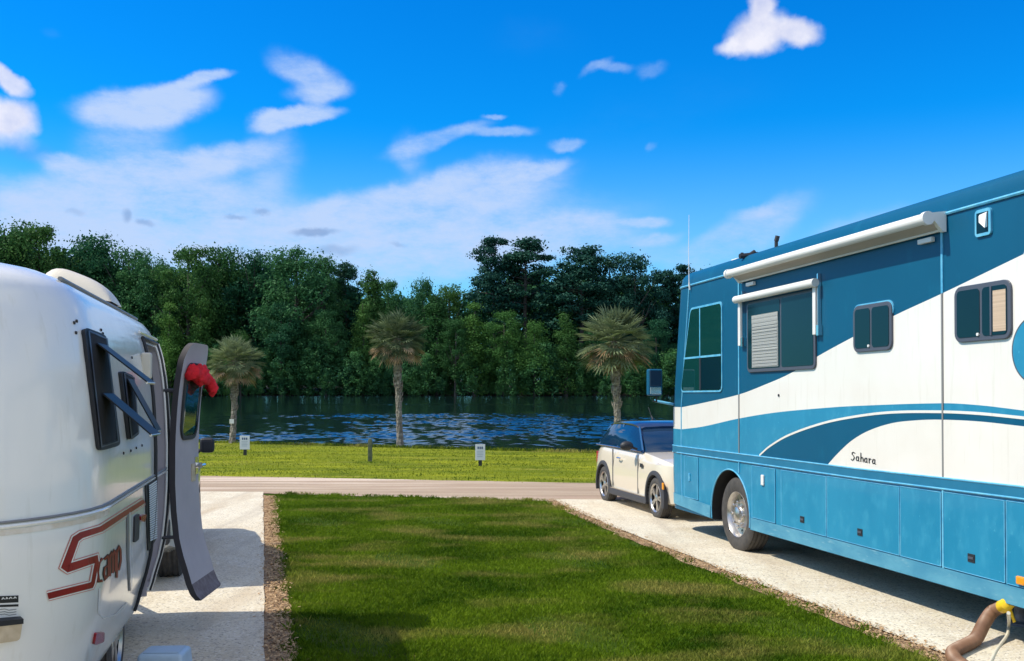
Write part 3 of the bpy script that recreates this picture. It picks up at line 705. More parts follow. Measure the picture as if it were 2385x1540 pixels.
# arch cut out of the painted sheets: re-cut with the wheel opening
def arch_trim(o):
    bm = bmesh.new(); bm.from_mesh(o.data)
    c = Vector((0, .17, .43))
    bmesh.ops.subdivide_edges(bm, edges=[e for e in bm.edges if all(abs(v.co.y - .17) < .75 and v.co.z < 1.25 for v in e.verts)], cuts=5, use_grid_fill=True)
    for v in bm.verts:                                       # snap near vertices on to the arch, drop the inside
        d = Vector((0, v.co.y - c.y, v.co.z - c.z)); l = d.length
        if abs(l - .517) < .022: k = .517 / l; v.co.y = c.y + d.y * k; v.co.z = c.z + d.z * k
    dead = [f for f in bm.faces if Vector((0, f.calc_center_median().y - c.y, f.calc_center_median().z - c.z)).length < .515]
    bmesh.ops.delete(bm, geom=dead, context='FACES'); bm.to_mesh(o.data); bm.free()
def lower_panel_cut():
    o = [x for x in rv.children if x.name.startswith('lower_side_panel')][0]; bpy.data.objects.remove(o, do_unlink=True)
    # side panel below the belt with the wheel opening left free
    top = lambda s: float(np.interp(s, [p[0] for p in lineA], [p[1] for p in lineA]))
    m = MB(); c, z0, r = .17, .43, .517
    def quad(s0, s1, fb0, fb1):
        n = 5; vs = []
        for s, b in ((s0, fb0), (s1, fb1)):
            for k in range(n + 1): vs.append(F(s, b + (top(s) - b) * k / n, .002))
        m.add(vs, [(k, n + 1 + k, n + 2 + k, k + 1) for k in range(n)])
    ss = sorted(set(list(np.arange(-8.0, 3.5, .1)) + [c + r * math.cos(PI * k / 40) for k in range(41)]))
    def bot(s):
        base = .315 + max(0, s - .8) * .05
        if abs(s - c) < r: return max(base, z0 + math.sqrt(max(0, r * r - (s - c) ** 2)))
        return base
    for a, b in zip(ss[:-1], ss[1:]):
        e = 1e-5; quad(a, b, bot(a + e), bot(b - e))
    m.build('lower_side_panel', MT['blue_mid'], rv, True, 30)
    # rolled lip round the arch
    t = MB(); t.tube([F(c + (r + .004) * math.cos(PI * (1.06 - 1.12 * k / 32)), z0 + (r + .004) * math.sin(PI * (1.06 - 1.12 * k / 32)), .006) for k in range(33)], .009, 6); t.build('pale_curved_edge', MT['blue_edge'], rv, True)
    # dusty skirt
    sk = [(s, .43 if s < 1.0 else .43 + (s - 1) * .05) for s in np.arange(-8, 2.3, .2)]
    for lo, hi in ((-8, c - r - .03), (c + r + .03, 1.95)):
        band('skirt', [(lo, .45 if lo < 0 else .47), (hi, .45 if lo < 0 else .52)], [(lo, .317), (hi, .317 if lo < 0 else .375)], MT['blue_skirt'], .012)
lower_panel_cut()
def srect(m, s0, s1, z0, z1, off, mi=0, base=0.0):
    """raised plate on the side"""
    a = [F(s0, z0, base), F(s1, z0, base), F(s1, z1, base), F(s0, z1, base)]; b = [F(s0, z0, off), F(s1, z0, off), F(s1, z1, off), F(s0, z1, off)]
    m.hexa(a + b, mi)
# belt moulding with its pale edges
band('belt_moulding', lineA, zB, MT['blue_belt'], .014)
t = MB()
for c_ in (lineA, zB): t.tube([F(s, z, .012) for s, z in [(s, float(np.interp(s, [p[0] for p in c_], [p[1] for p in c_]))) for s in np.arange(-8, 2.35, .25)]], .009, 6)
t.build('belt_edge', MT['blue_edge'], rv, True)
# storage compartment doors
cols = [(1596, 1628, False), (1753, 1808, False), (1821, 1927, True), (1927.5, 2098, True), (2098.5, 2195, False), (2196, 2344, True), (2345, 2470, False)]
for a, b, latch in cols:
    s0 = side(b, 1200)[0] + .008; s1 = side(a, 1200)[0] - .008
    zt = float(np.interp(s0, [p[0] for p in zB], [p[1] for p in zB])) - .03; zb_ = .46 if a > 1700 else .50
    m = MB(); srect(m, s0, s1, zb_, zt, .010)
    d = m.build('compartment_door', MT['blue_mid'], rv); bevel(d, .006, 2)
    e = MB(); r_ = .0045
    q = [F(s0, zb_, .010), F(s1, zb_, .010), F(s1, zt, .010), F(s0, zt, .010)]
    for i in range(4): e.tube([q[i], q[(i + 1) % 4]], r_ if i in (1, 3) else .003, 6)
    e.build('door_edge', MT['blue_edge'], d, True)  # pale strips paint bright highlights onto the door edges
    if latch:
        pos = {1821: (1871, 1210), 1927.5: (2005.7, 1239.8), 2196: (2265.7, 1300)}[a]
        s, z = side(*pos); l = MB(); srect(l, s - .040, s + .040, z - .032, z + .032, .016, 0, .010)
        lo = l.build('latch', MT['black_rubber'], d); bevel(lo, .006)
        h = MB(); srect(h, s - .028, s + .028, z - .008, z + .010, .021, 0, .016); h.build('latch_paddle', MT['frame_grey'], d)
# lamps and small fittings
s, z = side(1780, 1121); l = MB(); srect(l, s - .03, s + .03, z - .045, z + .07, .03, 0, .010); bevel(l.build('service_lamp', MT['white_plastic'], rv), .014)
s, z = side(1608, 1112); l = MB(); srect(l, s - .02, s + .02, z - .05, z + .05, .022, 0, .010); bevel(l.build('corner_lamp', MT['blue_edge'], rv), .008)
s, z = side(2383, 1352); l = MB(); srect(l, s - .05, s + .035, z - .03, z + .03, .035, 0, .012); bevel(l.build('marker_lamp', MT['amber'], rv), .014)
s, z = side(1815, 921); l = MB(); l.lathe([(-.012, .014), (-.003, .014)], 'X', 12, (0, s, z)); l.f.append(tuple(range(12))); l.m.append(0); l.build('filler_cap', MT['black_rubber'], rv)
# wall seams
for px, top in ((1722, 655), (2197, 530)):
    m = MB()
    s = side(px, 900)[0]; zt = side(px, top)[1]; zb0 = float(np.interp(s, [p[0] for p in lineA], [p[1] for p in lineA]))
    for k, (a, b) in enumerate(((zb0, 1.9), (1.9, zt))):
        zmid = float(np.interp(s, [p[0] for p in whi_top], [p[1] for p in whi_top]))
    zmid = float(np.interp(s, [p[0] for p in whi_top], [p[1] for p in whi_top]))
    srect(m, s - .012, s + .012, zmid, zt, .009, 1); srect(m, s - .009, s + .009, zb0, zmid, .011, 0)
    srect(m, s - .008, s + .008, .45 if px > 2000 else .93, zb0 - .09, .014, 1)
    m.build('panel_seam', [MT['seam'], MT['blue_edge']], rv)
t = MB(); t.tube([F(1.64 + rv_shift(z), z, .004) for z in (.42, .75, 1.2, 1.65, 2.2, 3.2)], .010, 6); t.build('nose_seam', MT['blue_edge'], rv, True)
# roof edge rail
t = MB(); t.tube([F(s, 3.245, .006) for s in list(np.arange(-8.0, 1.5, .4)) + list(np.arange(1.55, 2.6, .08))], .014, 6); t.build('roof_rail', MT['blue_edge'], rv, True)
def rrect(m, s0, s1, z0, z1, r, off0, off1, mi=0, seg=5, slant=0.0):
    """rounded plate on the side; slant moves the forward top corner back"""
    pts = []
    for cs, cz, a0 in ((s1 - r, z1 - r, 0), (s0 + r, z1 - r, PI / 2), (s0 + r, z0 + r, PI), (s1 - r, z0 + r, 3 * PI / 2)):
        for k in range(seg + 1):
            a = a0 + PI / 2 * k / seg; s, z = cs + r * math.cos(a), cz + r * math.sin(a)
            s -= slant * (z - z0) / (z1 - z0) * ((s - s0) / (s1 - s0)); pts.append((s, z))
    n = len(pts); v = [F(s, z, off0) for s, z in pts] + [F(s, z, off1) for s, z in pts]
    m.add(v, [(i, (i + 1) % n, n + (i + 1) % n, n + i) for i in range(n)] + [tuple(n + i for i in range(n))], mi)
def pxrect(tl, tr, br, bl):
    a = [side(*p) for p in (tl, tr, br, bl)]
    return (a[1][0] + a[2][0]) / 2, (a[0][0] + a[3][0]) / 2, (a[2][1] + a[3][1]) / 2, (a[0][1] + a[1][1]) / 2
# big sliding window with blinds
s0, s1, z0, z1 = pxrect((1742, 707), (1902, 671), (1904, 861), (1745, 867))
m = MB(); rrect(m, s0, s1, z0, z1, .07, 0, .022); w = bevel(m.build('window', MT['frame_grey'], rv), .006)
sd_ = side(1822.7, 780)[0]
m = MB(); rrect(m, s0 + .035, sd_ - .02, z0 + .04, z1 - .03, .03, .020, .026); m.build('pane', MT['dark_glass'], w)
m = MB(); rrect(m, sd_ + .015, s1 - .035, z0 + .04, z1 - .03, .03, .020, .026); m.build('pane', MT['dark_glass'], w)
sb0, sb1 = side(1818, 800)[0], side(1757, 800)[0]; zb1 = side(1785, 727)[1]
m = MB()
m.hexa([F(sb0, z0 + .05, .027), F(sb1, z0 + .05, .027), F(sb1, z1 - .25, .027), F(sb0, z1 - .25, .027)] + [F(sb0, z0 + .05, .031), F(sb1, z0 + .05, .031), F(sb1, z1 - .25, .031), F(sb0, z1 - .25, .031)])
zz = z0 + .06
while zz < z1 - .28:
    srect(m, sb0 + .01, sb1 - .01, zz, zz + .018, .036, 0, .031); zz += .034
m.build('blind', MT['blind'], w)
m = MB(); srect(m, sb0, sb1, z1 - .25, z1 - .16, .034, 0, .027); m.build('blind_header', MT['blind'], w)
# small roller awning over the big window
wa = MB(); sl, sr = side(1727, 695), side(1913, 660)
wa.tube([F(sr[0] - .02, sl[1] - .02, .075), F(sl[0], sl[1] - .02, .075)], .042, 14)
wo = wa.build('window_awning', MT['awning_white'], rv, True)
for px, yt, yb in ((1731, 700, 806), (1907, 666, 780)):
    s = side(px, 740)[0]; zt, zb_ = sl[1] + .02, side(px, yb)[1]
    m = MB(); srect(m, s - .028, s + .028, zb_, zt, .055, 0, .024); bevel(m.build('awning_arm', MT['awning_white'], wo), .006)
    m = MB(); srect(m, s - .055, s - .034, zb_ + .02, zt + .05, .04, 0, .004); srect(m, s - .075, s - .035, zb_ - .01, zb_ + .09, .05, 0, .004); m.build('arm_bracket', MT['chrome'], wo)
# two smaller sliding windows
for (tl, tr, br, bl), div, blind in ((((1992.4, 714), (2083, 700), (2080, 817), (1990.7, 820)), 2033.6, None), (((2227, 668), (2361, 651), (2359, 790), (2229, 798)), 2291, (2320, 2350))):
    s0, s1, z0, z1 = pxrect(tl, tr, br, bl)
    m = MB(); rrect(m, s0, s1, z0, z1, .075, 0, .022); w = bevel(m.build('window', MT['frame_grey'], rv), .006)
    sd_ = side(div, 740)[0]
    for a, b in ((s0 + .035, sd_ - .014), (sd_ + .014, s1 - .035)):
        m = MB(); rrect(m, a, b, z0 + .035, z1 - .035, .035, .020, .026); m.build('pane', MT['dark_glass'], w)
    m = MB(); m.lathe([(-.034, .001), (-.034, .012), (-.02, .012)], 'X', 10, (0, sd_ + .03, z0 + .05)); m.build('window_lock', MT['white_plastic'], w)
    if blind:
        m = MB(); srect(m, side(blind[1], 720)[0], side(blind[0], 720)[0], z0 + .06, z1 - .07, .0285, 0, .02); m.build('blind', MT['blind_tan'], w)
        m = MB(); srect(m, side(2317, 720)[0], side(2313, 720)[0], z0 + .035, z1 - .035, .030, 0, .02); m.build('sash_rail', MT['frame_grey'], w)
    else:
        m = MB(); rrect(m, s0 - .012, s1 + .012, z1 - .15, z1 + .012, .08, 0, .010); m.build('window_hood', MT['blue_edge'], w)
# roof vent window, top hinged flap open
s0, s1 = side(2312, 520)[0], side(2275, 520)[0]; z0, z1 = side(2293, 550)[1], side(2293, 487)[1]
m = MB(); rrect(m, s0, s1, z0, z1, .03, 0, .018); w = m.build('vent_window', MT['blue_edge'], rv)
m = MB(); srect(m, s0 + .025, s1 - .022, z0 + .025, z1 - .025, .021, 0, .01); m.build('pane', MT['dark_glass'], w)
m = MB(); m.hexa([F(s0 + .03, z0 + .06, .022), F(s1 - .075, z0 + .11, .022), F(s1 - .06, z1 - .04, .022), F(s0 + .03, z1 - .03, .022), F(s0 + .03, z0 + .05, .045), F(s1 - .08, z0 + .1, .045), F(s1 - .06, z1 - .05, .03), F(s0 + .03, z1 - .04, .03)]); m.build('vent_flap', MT['white_plastic'], w)
# cab side window
s0, s1, z0, z1 = pxrect((1602, 716), (1684, 705), (1683, 918), (1586, 910))
s1 = side(1587, 900)[0]
m = MB(); rrect(m, s0, s1, z0, z1, .08, 0, .012, 0, 5, .33); w = m.build('cab_window', MT['blue_edge'], rv)
m = MB(); rrect(m, s0 + .02, s1 - .02, z0 + .025, z1 - .025, .07, .010, .016, 0, 5, .33); m.build('pane', MT['cab_glass'], w)
zm = side(1640, 831)[1]; sv = side(1633, 850)[0]
m = MB(); srect(m, s0 + .02, s1 - .13, zm - .012, zm + .012, .021, 0, .012); srect(m, sv - .012, sv + .012, zm, z1 - .03, .019, 0, .012); m.build('mullion', MT['blue_edge'], w)
m = MB(); srect(m, s0 + .03, sv - .02, z0 + .035, zm - .02, .019, 0, .012); m.build('slider', MT['dark_glass'], w)
m = MB(); srect(m, sv - .035, sv + .01, z0 + .03, zm - .01, .023, 0, .012); m.build('sash_rail', MT['black_rubber'], w)
# main awning, rolled up
def side_off(px, py, off):
    o = RVI @ EYE; d = RVI.to_3x3() @ ray(px, py); t = (-off - o.x) / d.x; p = o + d * t; return p.y, p.z
AO = .17
ta, tb = side_off(1700, 629, AO), side_off(2186, 487, AO)
sa, sb = side_off(1697, 640, AO)[0], side(2203, 500)[0]; zt = (ta[1] + tb[1]) / 2 - .044
zb_ = (side_off(1725, 659, .03)[1] + side_off(2195, 530, .03)[1]) / 2
aw = MB(); aw.tube([F(sb, zt, AO), F(sa, zt, AO)], .044, 20); awo = aw.build('awning', MT['awning_white'], rv, True)
m = MB(); za = zt + .03
m.hexa([F(sb + .02, zb_, .01), F(sa - .02, zb_, .01), F(sa - .02, zb_, .03), F(sb + .02, zb_, .03), F(sb + .02, za, .01), F(sa - .02, za, .01), F(sa - .02, zt - .02, AO), F(sb + .02, zt - .02, AO)])
m.build('awning_case', MT['awning_tan'], awo)
m = MB(); m.tube([F(sb + .02, zb_ - .004, .034), F(sa - .02, zb_ - .004, .034)], .011, 8); m.build('awning_lead_rail', MT['awning_white'], awo, True)
for s in (sb, sa):
    m = MB(); m.tube([F(s - .022, zt, AO), F(s + .022, zt, AO)], .054, 20)
    m.hexa([F(s - .02, zb_ - .02, .01), F(s + .02, zb_ - .02, .01), F(s + .02, zb_ - .02, .04), F(s - .02, zb_ - .02, .04), F(s - .02, zt + .06, .01), F(s + .02, zt + .06, .01), F(s + .02, zt + .04, AO), F(s - .02, zt + .04, AO)])
    m.build('end_cap', MT['white_plastic'], awo, True, 40)
for s in (sb + .22, sa - .25):
    m = MB(); srect(m, s - .09, s + .09, zb_ - .075, zb_ - .035, .04, 0, .004); bevel(m.build('awning_bracket', MT['white_plastic'], awo), .006)
# script on the dome: drawn strokes
def strokes(letters, place, h, wd, m, name, parent, off=.012):
    """letters: polylines in em units (x right, y up); place(x,y)->(s,z)"""
    mb = MB()
    for pl in letters:
        for (a, b) in zip(pl[:-1], pl[1:]):
            a = Vector((a[0], a[1])); b = Vector((b[0], b[1])); d = (b - a)
            if d.length < 1e-6: continue
            nrm = Vector((-d.y, d.x)).normalized() * wd; e = d.normalized() * wd * .5
            q = [a - nrm - e, b - nrm + e, b + nrm + e, a + nrm - e]
            mb.add([place(p, off) for p in q], [(0, 1, 2, 3)])
    return mb.build(name, m, parent)
SAH = [[(.62, 1.35), (.4, 1.5), (.15, 1.4), (.1, 1.1), (.35, .85), (.5, .55), (.35, .1), (.1, -.05), (-.05, .15)],      # S
       [(1.2, .75), (.95, .8), (.8, .4), (.9, .05), (1.15, .1)], [(1.22, .85), (1.2, .1), (1.32, .0)],                  # a
       [(1.62, 1.6), (1.6, 0)], [(1.6, .55), (1.8, .85), (1.98, .7), (2.0, 0)],                                         # h
       [(2.6, .75), (2.36, .8), (2.22, .4), (2.3, .05), (2.55, .1)], [(2.62, .85), (2.6, .1), (2.72, 0)],               # a
       [(2.98, .85), (3.0, 0)], [(2.99, .5), (3.15, .82), (3.32, .75)],                                                 # r
       [(3.9, .75), (3.66, .8), (3.52, .4), (3.6, .05), (3.85, .1)], [(3.92, .85), (3.9, .1), (4.05, 0)]]               # a
p0, p1 = side(1985, 1066), side(2042, 1076); eh = side(1990, 1052)[1] - side(1990, 1072)[1]
strokes(SAH, lambda p, off: F(p0[0] + (p1[0] - p0[0]) * (p.x + .05) / 4.1, p0[1] - .02 + (p1[1] - p0[1]) * p.x / 4.1 + p.y * eh * .62, off), 0, .075, MT['black_decal'], 'name_script', rv)
# mirror, whip aerial, roof gear
m = MB(); mc = F(2.02, 1.79, .0)
m.tube([F(2.0, 1.70, .0), F(2.02, 1.73, .16), F(2.03, 1.75, .27)], .018, 8)
mo = m.build('door_mirror', MT['blue_edge'], rv, True)
hd = RVI @ (EYE + ray(1524, 891) * ((RV0 + Vector((-.6, 2.05, 0))).y))
m = MB(); m.box((hd.x - .10, hd.y - .05, hd.z - .18), (hd.x + .10, hd.y + .05, hd.z + .18)); bevel(m.build('mirror_head', MT['blue_dark'], mo), .03, 3)
m = MB(); m.box((hd.x - .082, hd.y - .058, hd.z - .05), (hd.x + .082, hd.y - .0505, hd.z + .158)); bevel(m.build('mirror_glass', MT['car_glass'], mo), .01)
m = MB(); m.box((hd.x - .078, hd.y - .057, hd.z - .158), (hd.x + .078, hd.y - .0505, hd.z - .065)); bevel(m.build('mirror_glass', MT['chrome'], mo), .01)
m = MB(); m.tube([(hd.x + .03, hd.y, hd.z - .18), (hd.x + .03, hd.y, hd.z - .26), (-.25, 2.03, 1.75)], .014, 8); m.build('mirror_stem', MT['black_rubber'], mo, True)
s, z = side(1610, 668)
m = MB(); m.tube([F(s, z, .03), F(s + .01, z + .45, .03), F(s - .0, z + .93, .028)], [.006, .004, .003], 6); m.tube([F(s, z - .04, .02), F(s, z + .05, .03)], .012, 8); m.build('whip_aerial', MT['white_plastic'], rv, True)
for bx in (((.5, 1.05, 3.47), (.62, 1.22, 3.58)), ((1.7, 1.0, 3.47), (1.9, 1.2, 3.58))):
    m = MB(); m.box(*bx); bevel(m.build('roof_lamp', MT['white_plastic'], rv), .03)
m = MB(); a = RVI @ (EYE + ray(1808, 566) * 11.2); m.tube([(a.x, a.y, 3.33), (a.x, a.y, a.z + .02)], .020, 8); m.tube([(a.x, a.y, a.z + .02), (a.x + .012, a.y - .01, a.z + .075)], .026, 8); m.build('roof_pipe', MT['black_rubber'], rv, True)
m = MB(); a = RVI @ (EYE + ray(1747, 592) * 11.8)
m.tube([(a.x - .10, a.y, 3.46), (a.x - .10, a.y, a.z - .02)], .018, 6); m.tube([(a.x - .13, a.y, a.z - .03), (a.x + .10, a.y, a.z + .0)], .030, 8); m.tube([(a.x + .10, a.y, 3.46), (a.x + .10, a.y, a.z)], .016, 6); m.tube([(a.x + .0, a.y, a.z - .01), (a.x + .06, a.y, a.z + .03)], .026, 8)
m.build('roof_aerial', MT['black_rubber'], rv, True)
# wheels, axle, jack
add_wheel(rv, (.035, .10, .43), .43, .26, .265, 'truck', left=True)
add_wheel(rv, (RV_W - .035, .10, .43), .43, .26, .265, 'truck')
for x, l in ((.05, True), (RV_W - .05, False)): add_wheel(rv, (x, -5.35, .43), .43, .26, .265, 'truck', left=l)
m = MB(); m.tube([(.3, .1, .40), (2.2, .1, .40)], .06, 10); m.box((.7, -8, .30), (.82, 2, .42)); m.box((1.7, -8, .30), (1.82, 2, .42)); m.build('front_axle', MT['under'], rv)
p = RVI @ ground(2379, 1460)
m = MB(); m.lathe([(0.0, .11), (.02, .11), (.03, .05), (.33, .045)], 'Z', 20, (p.x, p.y, .02)); m.build('jack_leg', MT['jack'], rv, True)
# windscreen, grille and lamps on the nose (turned away from the photograph)
m = MB(); y1 = RV_SE + RV_R
m.hexa([(.22, y1 + .004 - .03, 1.62), (2.28, y1 - .026, 1.62), (2.28, y1 - .10, 1.62), (.22, y1 - .10, 1.62), (.30, y1 + .004 + rv_shift(2.75), 2.75), (2.20, y1 + .004 + rv_shift(2.75), 2.75), (2.2, y1 - .3, 2.75), (.3, y1 - .3, 2.75)]); m.build('windscreen', MT['cab_glass'], rv)
for x in (.32, 1.83):
    m = MB(); m.box((x, y1 - .05, .72), (x + .35, y1 + .02, .90)); bevel(m.build('headlight', MT['chrome'], rv), .02)

# ------------------------------------------------------------------ sewer hose and water hose beside the motorhome
def on(px, py, h): return ground(px, py, h)
hp = [RVI @ Vector((0, 0, 0))]
pA = EYE + ray(2337, 1412) * ((rv.matrix_world @ Vector((.16, side(2337, 1412)[0], .22))).y / ray(2337, 1412).y)
hose_pts = [pA, EYE + ray(2312, 1424) * 7.35 / ray(2312, 1424).y * 1.0, on(2292, 1452, .15), on(2274, 1486, .075), on(2255, 1500, .058), on(2232, 1511, .058), on(2219, 1521, .055), on(2226, 1538, .055), on(2250, 1556, .055), on(2300, 1590, .055), on(2420, 1640, .055)]
def catmull(pts, n=14):
    out = []
    for i in range(len(pts) - 1):
        p0, p1, p2, p3 = pts[max(i - 1, 0)], pts[i], pts[i + 1], pts[min(i + 2, len(pts) - 1)]
        for k in range(n):
            t = k / n; out.append(.5 * ((2 * p1) + (p2 - p0) * t + (2 * p0 - 5 * p1 + 4 * p2 - p3) * t * t + (-p0 + 3 * p1 - 3 * p2 + p3) * t ** 3))
    out.append(pts[-1]); return out
hc = catmull(hose_pts, 20)
m = MB(); m.tube(hc, [.044 + .0045 * (1 if i % 2 else -1) for i in range(len(hc))], 16); ho = m.build('sewer_hose', MT['hose'], None, True, 60)
tag(ho, 'thick brown ribbed sewer hose curving down from the motorhome onto gravel', 'hose')
d0 = (hc[0] - hc[3]).normalized()
m = MB(); m.tube([hc[2], hc[0], hc[0] + d0 * .05, hc[0] + d0 * .09 + Vector((.03, .02, .03)), hc[0] + Vector((.14, .05, .06))], [.050, .051, .049, .046, .044], 16); m.tube([hc[0] + Vector((.0, -.05, .05)), hc[0] + Vector((.05, -.06, -.10))], .012, 8)
m.build('hose_elbow', MT['yellow'], ho, True, 50)
wp = [EYE + ray(2349, 1428) * 7.3, on(2350, 1452, .13), on(2346, 1478, .06), on(2330, 1502, .022), on(2318, 1520, .018), on(2308, 1540, .018), on(2280, 1575, .018), on(2200, 1640, .018)]
m = MB(); m.tube(catmull(wp, 10), .012, 8); tag(m.build('water_hose', MT['pale_hose'], None, True), 'thin pale water hose hanging beside the brown sewer hose', 'hose')

# ------------------------------------------------------------------ travel trailer
TT = R(13.1)
aT = Vector((-math.sin(TT), math.cos(TT))); rT = Vector((math.cos(TT), math.sin(TT)))
T0 = Vector((-2.02, 4.93)) - rT * 1.0
tr = thing('travel_trailer', 'small rounded white fibreglass travel trailer with its side door open', 'trailer', (T0.x, T0.y, zg(T0.y)), TT)
TM = tr.matrix_world.copy(); TI = TM.inverted()
T_PROF = [(.24, .24), (.27, .18), (.32, .145), (.40, .115), (.50, .09), (.62, .055), (.74, .03), (.95, .01), (1.15, .0), (1.27, .0), (1.45, .0), (1.65, .008), (1.80, .018), (1.95, .034), (2.08, .055), (2.17, .078),
          (2.24, .105), (2.295, .132), (2.345, .175), (2.385, .24), (2.415, .32), (2.44, .45), (2.46, .6), (2.472, .8), (2.478, .985)]
def t_inset(z): return float(np.interp(z, [p[0] for p in T_PROF], [p[1] for p in T_PROF]))
def t_ring(z, i, grow=0.0, n=22):
    w = 1.0 - i + grow; lr = .98 - i * .80 - max(0, z - 1.4) * .10 + grow; lf = .95 - i * .7 + grow
    lr -= max(0, .9 - z) * .12
    ex = 2 / 2.15; pts = []
    def q(a, b): return math.copysign(abs(a) ** ex, a), math.copysign(abs(b) ** ex, b)
    for k in range(n + 1):                                   # rear, from +x round to -x
        a = -PI * k / n; c, s_ = q(math.cos(a), math.sin(a)); pts.append((w * c, lr * s_, z))
    for yy in np.linspace(0, 2.5, 12)[1:-1]: pts.append((-w, yy, z))
    for k in range(n + 1):
        a = PI - PI * k / n; c, s_ = q(math.cos(a), math.sin(a)); pts.append((w * c, 2.5 + lf * s_, z))
    for yy in np.linspace(2.5, 0, 12)[1:-1]: pts.append((w, yy, z))
    return pts
def t_body():
    # finer levels
    zs = []
    for (za, ia), (zb_, ib) in zip(T_PROF[:-1], T_PROF[1:]):
        for k in range(2): zs.append((za + (zb_ - za) * k / 2, ia + (ib - ia) * k / 2))
    zs.append(T_PROF[-1])
    rings = [t_ring(z, i) for z, i in zs]; n = len(rings[0]); v = [p for r in rings for p in r]
    f = [(k * n + j, (k + 1) * n + j, (k + 1) * n + (j + 1) % n, k * n + (j + 1) % n) for k in range(len(rings) - 1) for j in range(n)]
    f += [tuple(range(n)), tuple((len(rings) - 1) * n + j for j in range(n))[::-1]]
    o = mesh('shell', v, f, [MT['shell'], MT['carpet']], tr); recalc(o)
    bm = bmesh.new(); bm.from_mesh(o.data); bm.transform(TM); bv = BVHTree.FromBMesh(bm); bm.free()
    m = MB(); m.box((.62, 1.80, .40), (1.3, 2.52, 2.17)); c = m.build('cutter', MT['carpet'], tr); bevel(c, .08, 4); recalc(c)
    m = MB(); m.lathe([(.55, .33), (1.4, .33)], 'X', 32, (0, 1.25, .20)); m.f += [tuple(range(32))[::-1], tuple(range(32, 64))]; m.m += [0, 0]; c2 = m.build('cutter', MT['under'], tr); recalc(c2)
    m = MB(); m.lathe([(-1.4, .33), (-.55, .33)], 'X', 32, (0, 1.25, .20)); m.f += [tuple(range(32))[::-1], tuple(range(32, 64))]; m.m += [0, 0]; c3 = m.build('cutter', MT['under'], tr); recalc(c3)
    cut(o, [c]); smooth_by_angle(o, 28)
    for cc in (c2, c3): bpy.data.objects.remove(cc, do_unlink=True)
    return o, bv
shell, TBV = t_body()
def thit(px, py, off=0.0):
    """sight line met with the trailer's shell, in trailer coordinates"""
    d = ray(px, py); h, n, i, dist = TBV.ray_cast(EYE, d, 50)
    if h is None: return None, None
    if n.dot(d) > 0: n = -n
    return TI @ (h + n * off), (TI.to_3x3() @ n)
def patch(m, c, off, nu=8, nv=8, mi=0, back=None):
    """surface patch between four sighted corners tl,tr,br,bl; back = base offset for a rim"""
    def grid(o_):
        g = []
        for j in range(nv + 1):
            for i in range(nu + 1):
                u, w = i / nu, j / nv
                x = (c[0][0] * (1 - u) + c[1][0] * u) * (1 - w) + (c[3][0] * (1 - u) + c[2][0] * u) * w
                y = (c[0][1] * (1 - u) + c[1][1] * u) * (1 - w) + (c[3][1] * (1 - u) + c[2][1] * u) * w
                p, nn = thit(x, y, o_); g.append(p)
        return g
    g = grid(off)
    if any(p is None for p in g): return
    w = nu + 1
    f = [(j * w + i, (j + 1) * w + i, (j + 1) * w + i + 1, j * w + i + 1) for j in range(nv) for i in range(nu)]
    if back is None: m.add(g, f, mi); return
    g2 = grid(back); n = len(g)
    edge = [i for i in range(w)] + [j * w + nu for j in range(1, nv + 1)] + [nv * w + i for i in range(nu - 1, -1, -1)] + [j * w for j in range(nv - 1, 0, -1)]
    f += [(edge[k], edge[(k + 1) % len(edge)], n + edge[(k + 1) % len(edge)], n + edge[k]) for k in range(len(edge))]
    m.add(g + g2, f, mi)
def rounded_patch(m, c, off, back, rad=.25, mi=0):
    """like patch but with rounded corners: fan from the middle"""
    ring = []
    k = 5
    cor = [Vector(p) for p in c]
    for i in range(4):
        p, a, b = cor[i], cor[i - 1], cor[(i + 1) % 4]
        ra = min(rad, .45)
        e0 = p + (a - p) * ra * min(1, (b - p).length / max((a - p).length, 1e-6)); e1 = p + (b - p) * ra * min(1, (a - p).length / max((b - p).length, 1e-6))
        for q in range(k + 1):
            t = q / k; ring.append((1 - t) ** 2 * e0 + 2 * t * (1 - t) * p + t * t * e1)
        for q in range(1, 5):                                 # along the edge
            nx, px_ = cor[(i + 1) % 4], p
            e2 = nx + (p - nx) * ra * min(1, (cor[(i + 2) % 4] - nx).length / max((p - nx).length, 1e-6)); ring.append(e1 + (e2 - e1) * q / 5)
    cen = sum(cor, Vector((0, 0))) / 4; n = len(ring); rows = []
    for s_ in (1.0, .66, .33):
        rows.append([thit(*(cen + (p - cen) * s_), off)[0] for p in ring])
    ctr = thit(cen.x, cen.y, off)[0]; base = [thit(p.x, p.y, back)[0] for p in ring]
    v = base + rows[0] + rows[1] + rows[2] + [ctr]
    if any(p is None for p in v): return
    f = []
    for r_ in range(3): f += [(r_ * n + i, r_ * n + (i + 1) % n, (r_ + 1) * n + (i + 1) % n, (r_ + 1) * n + i) for i in range(n)]
    f += [(3 * n + i, 3 * n + (i + 1) % n, 4 * n) for i in range(n)]
    m.add(v, f, mi)
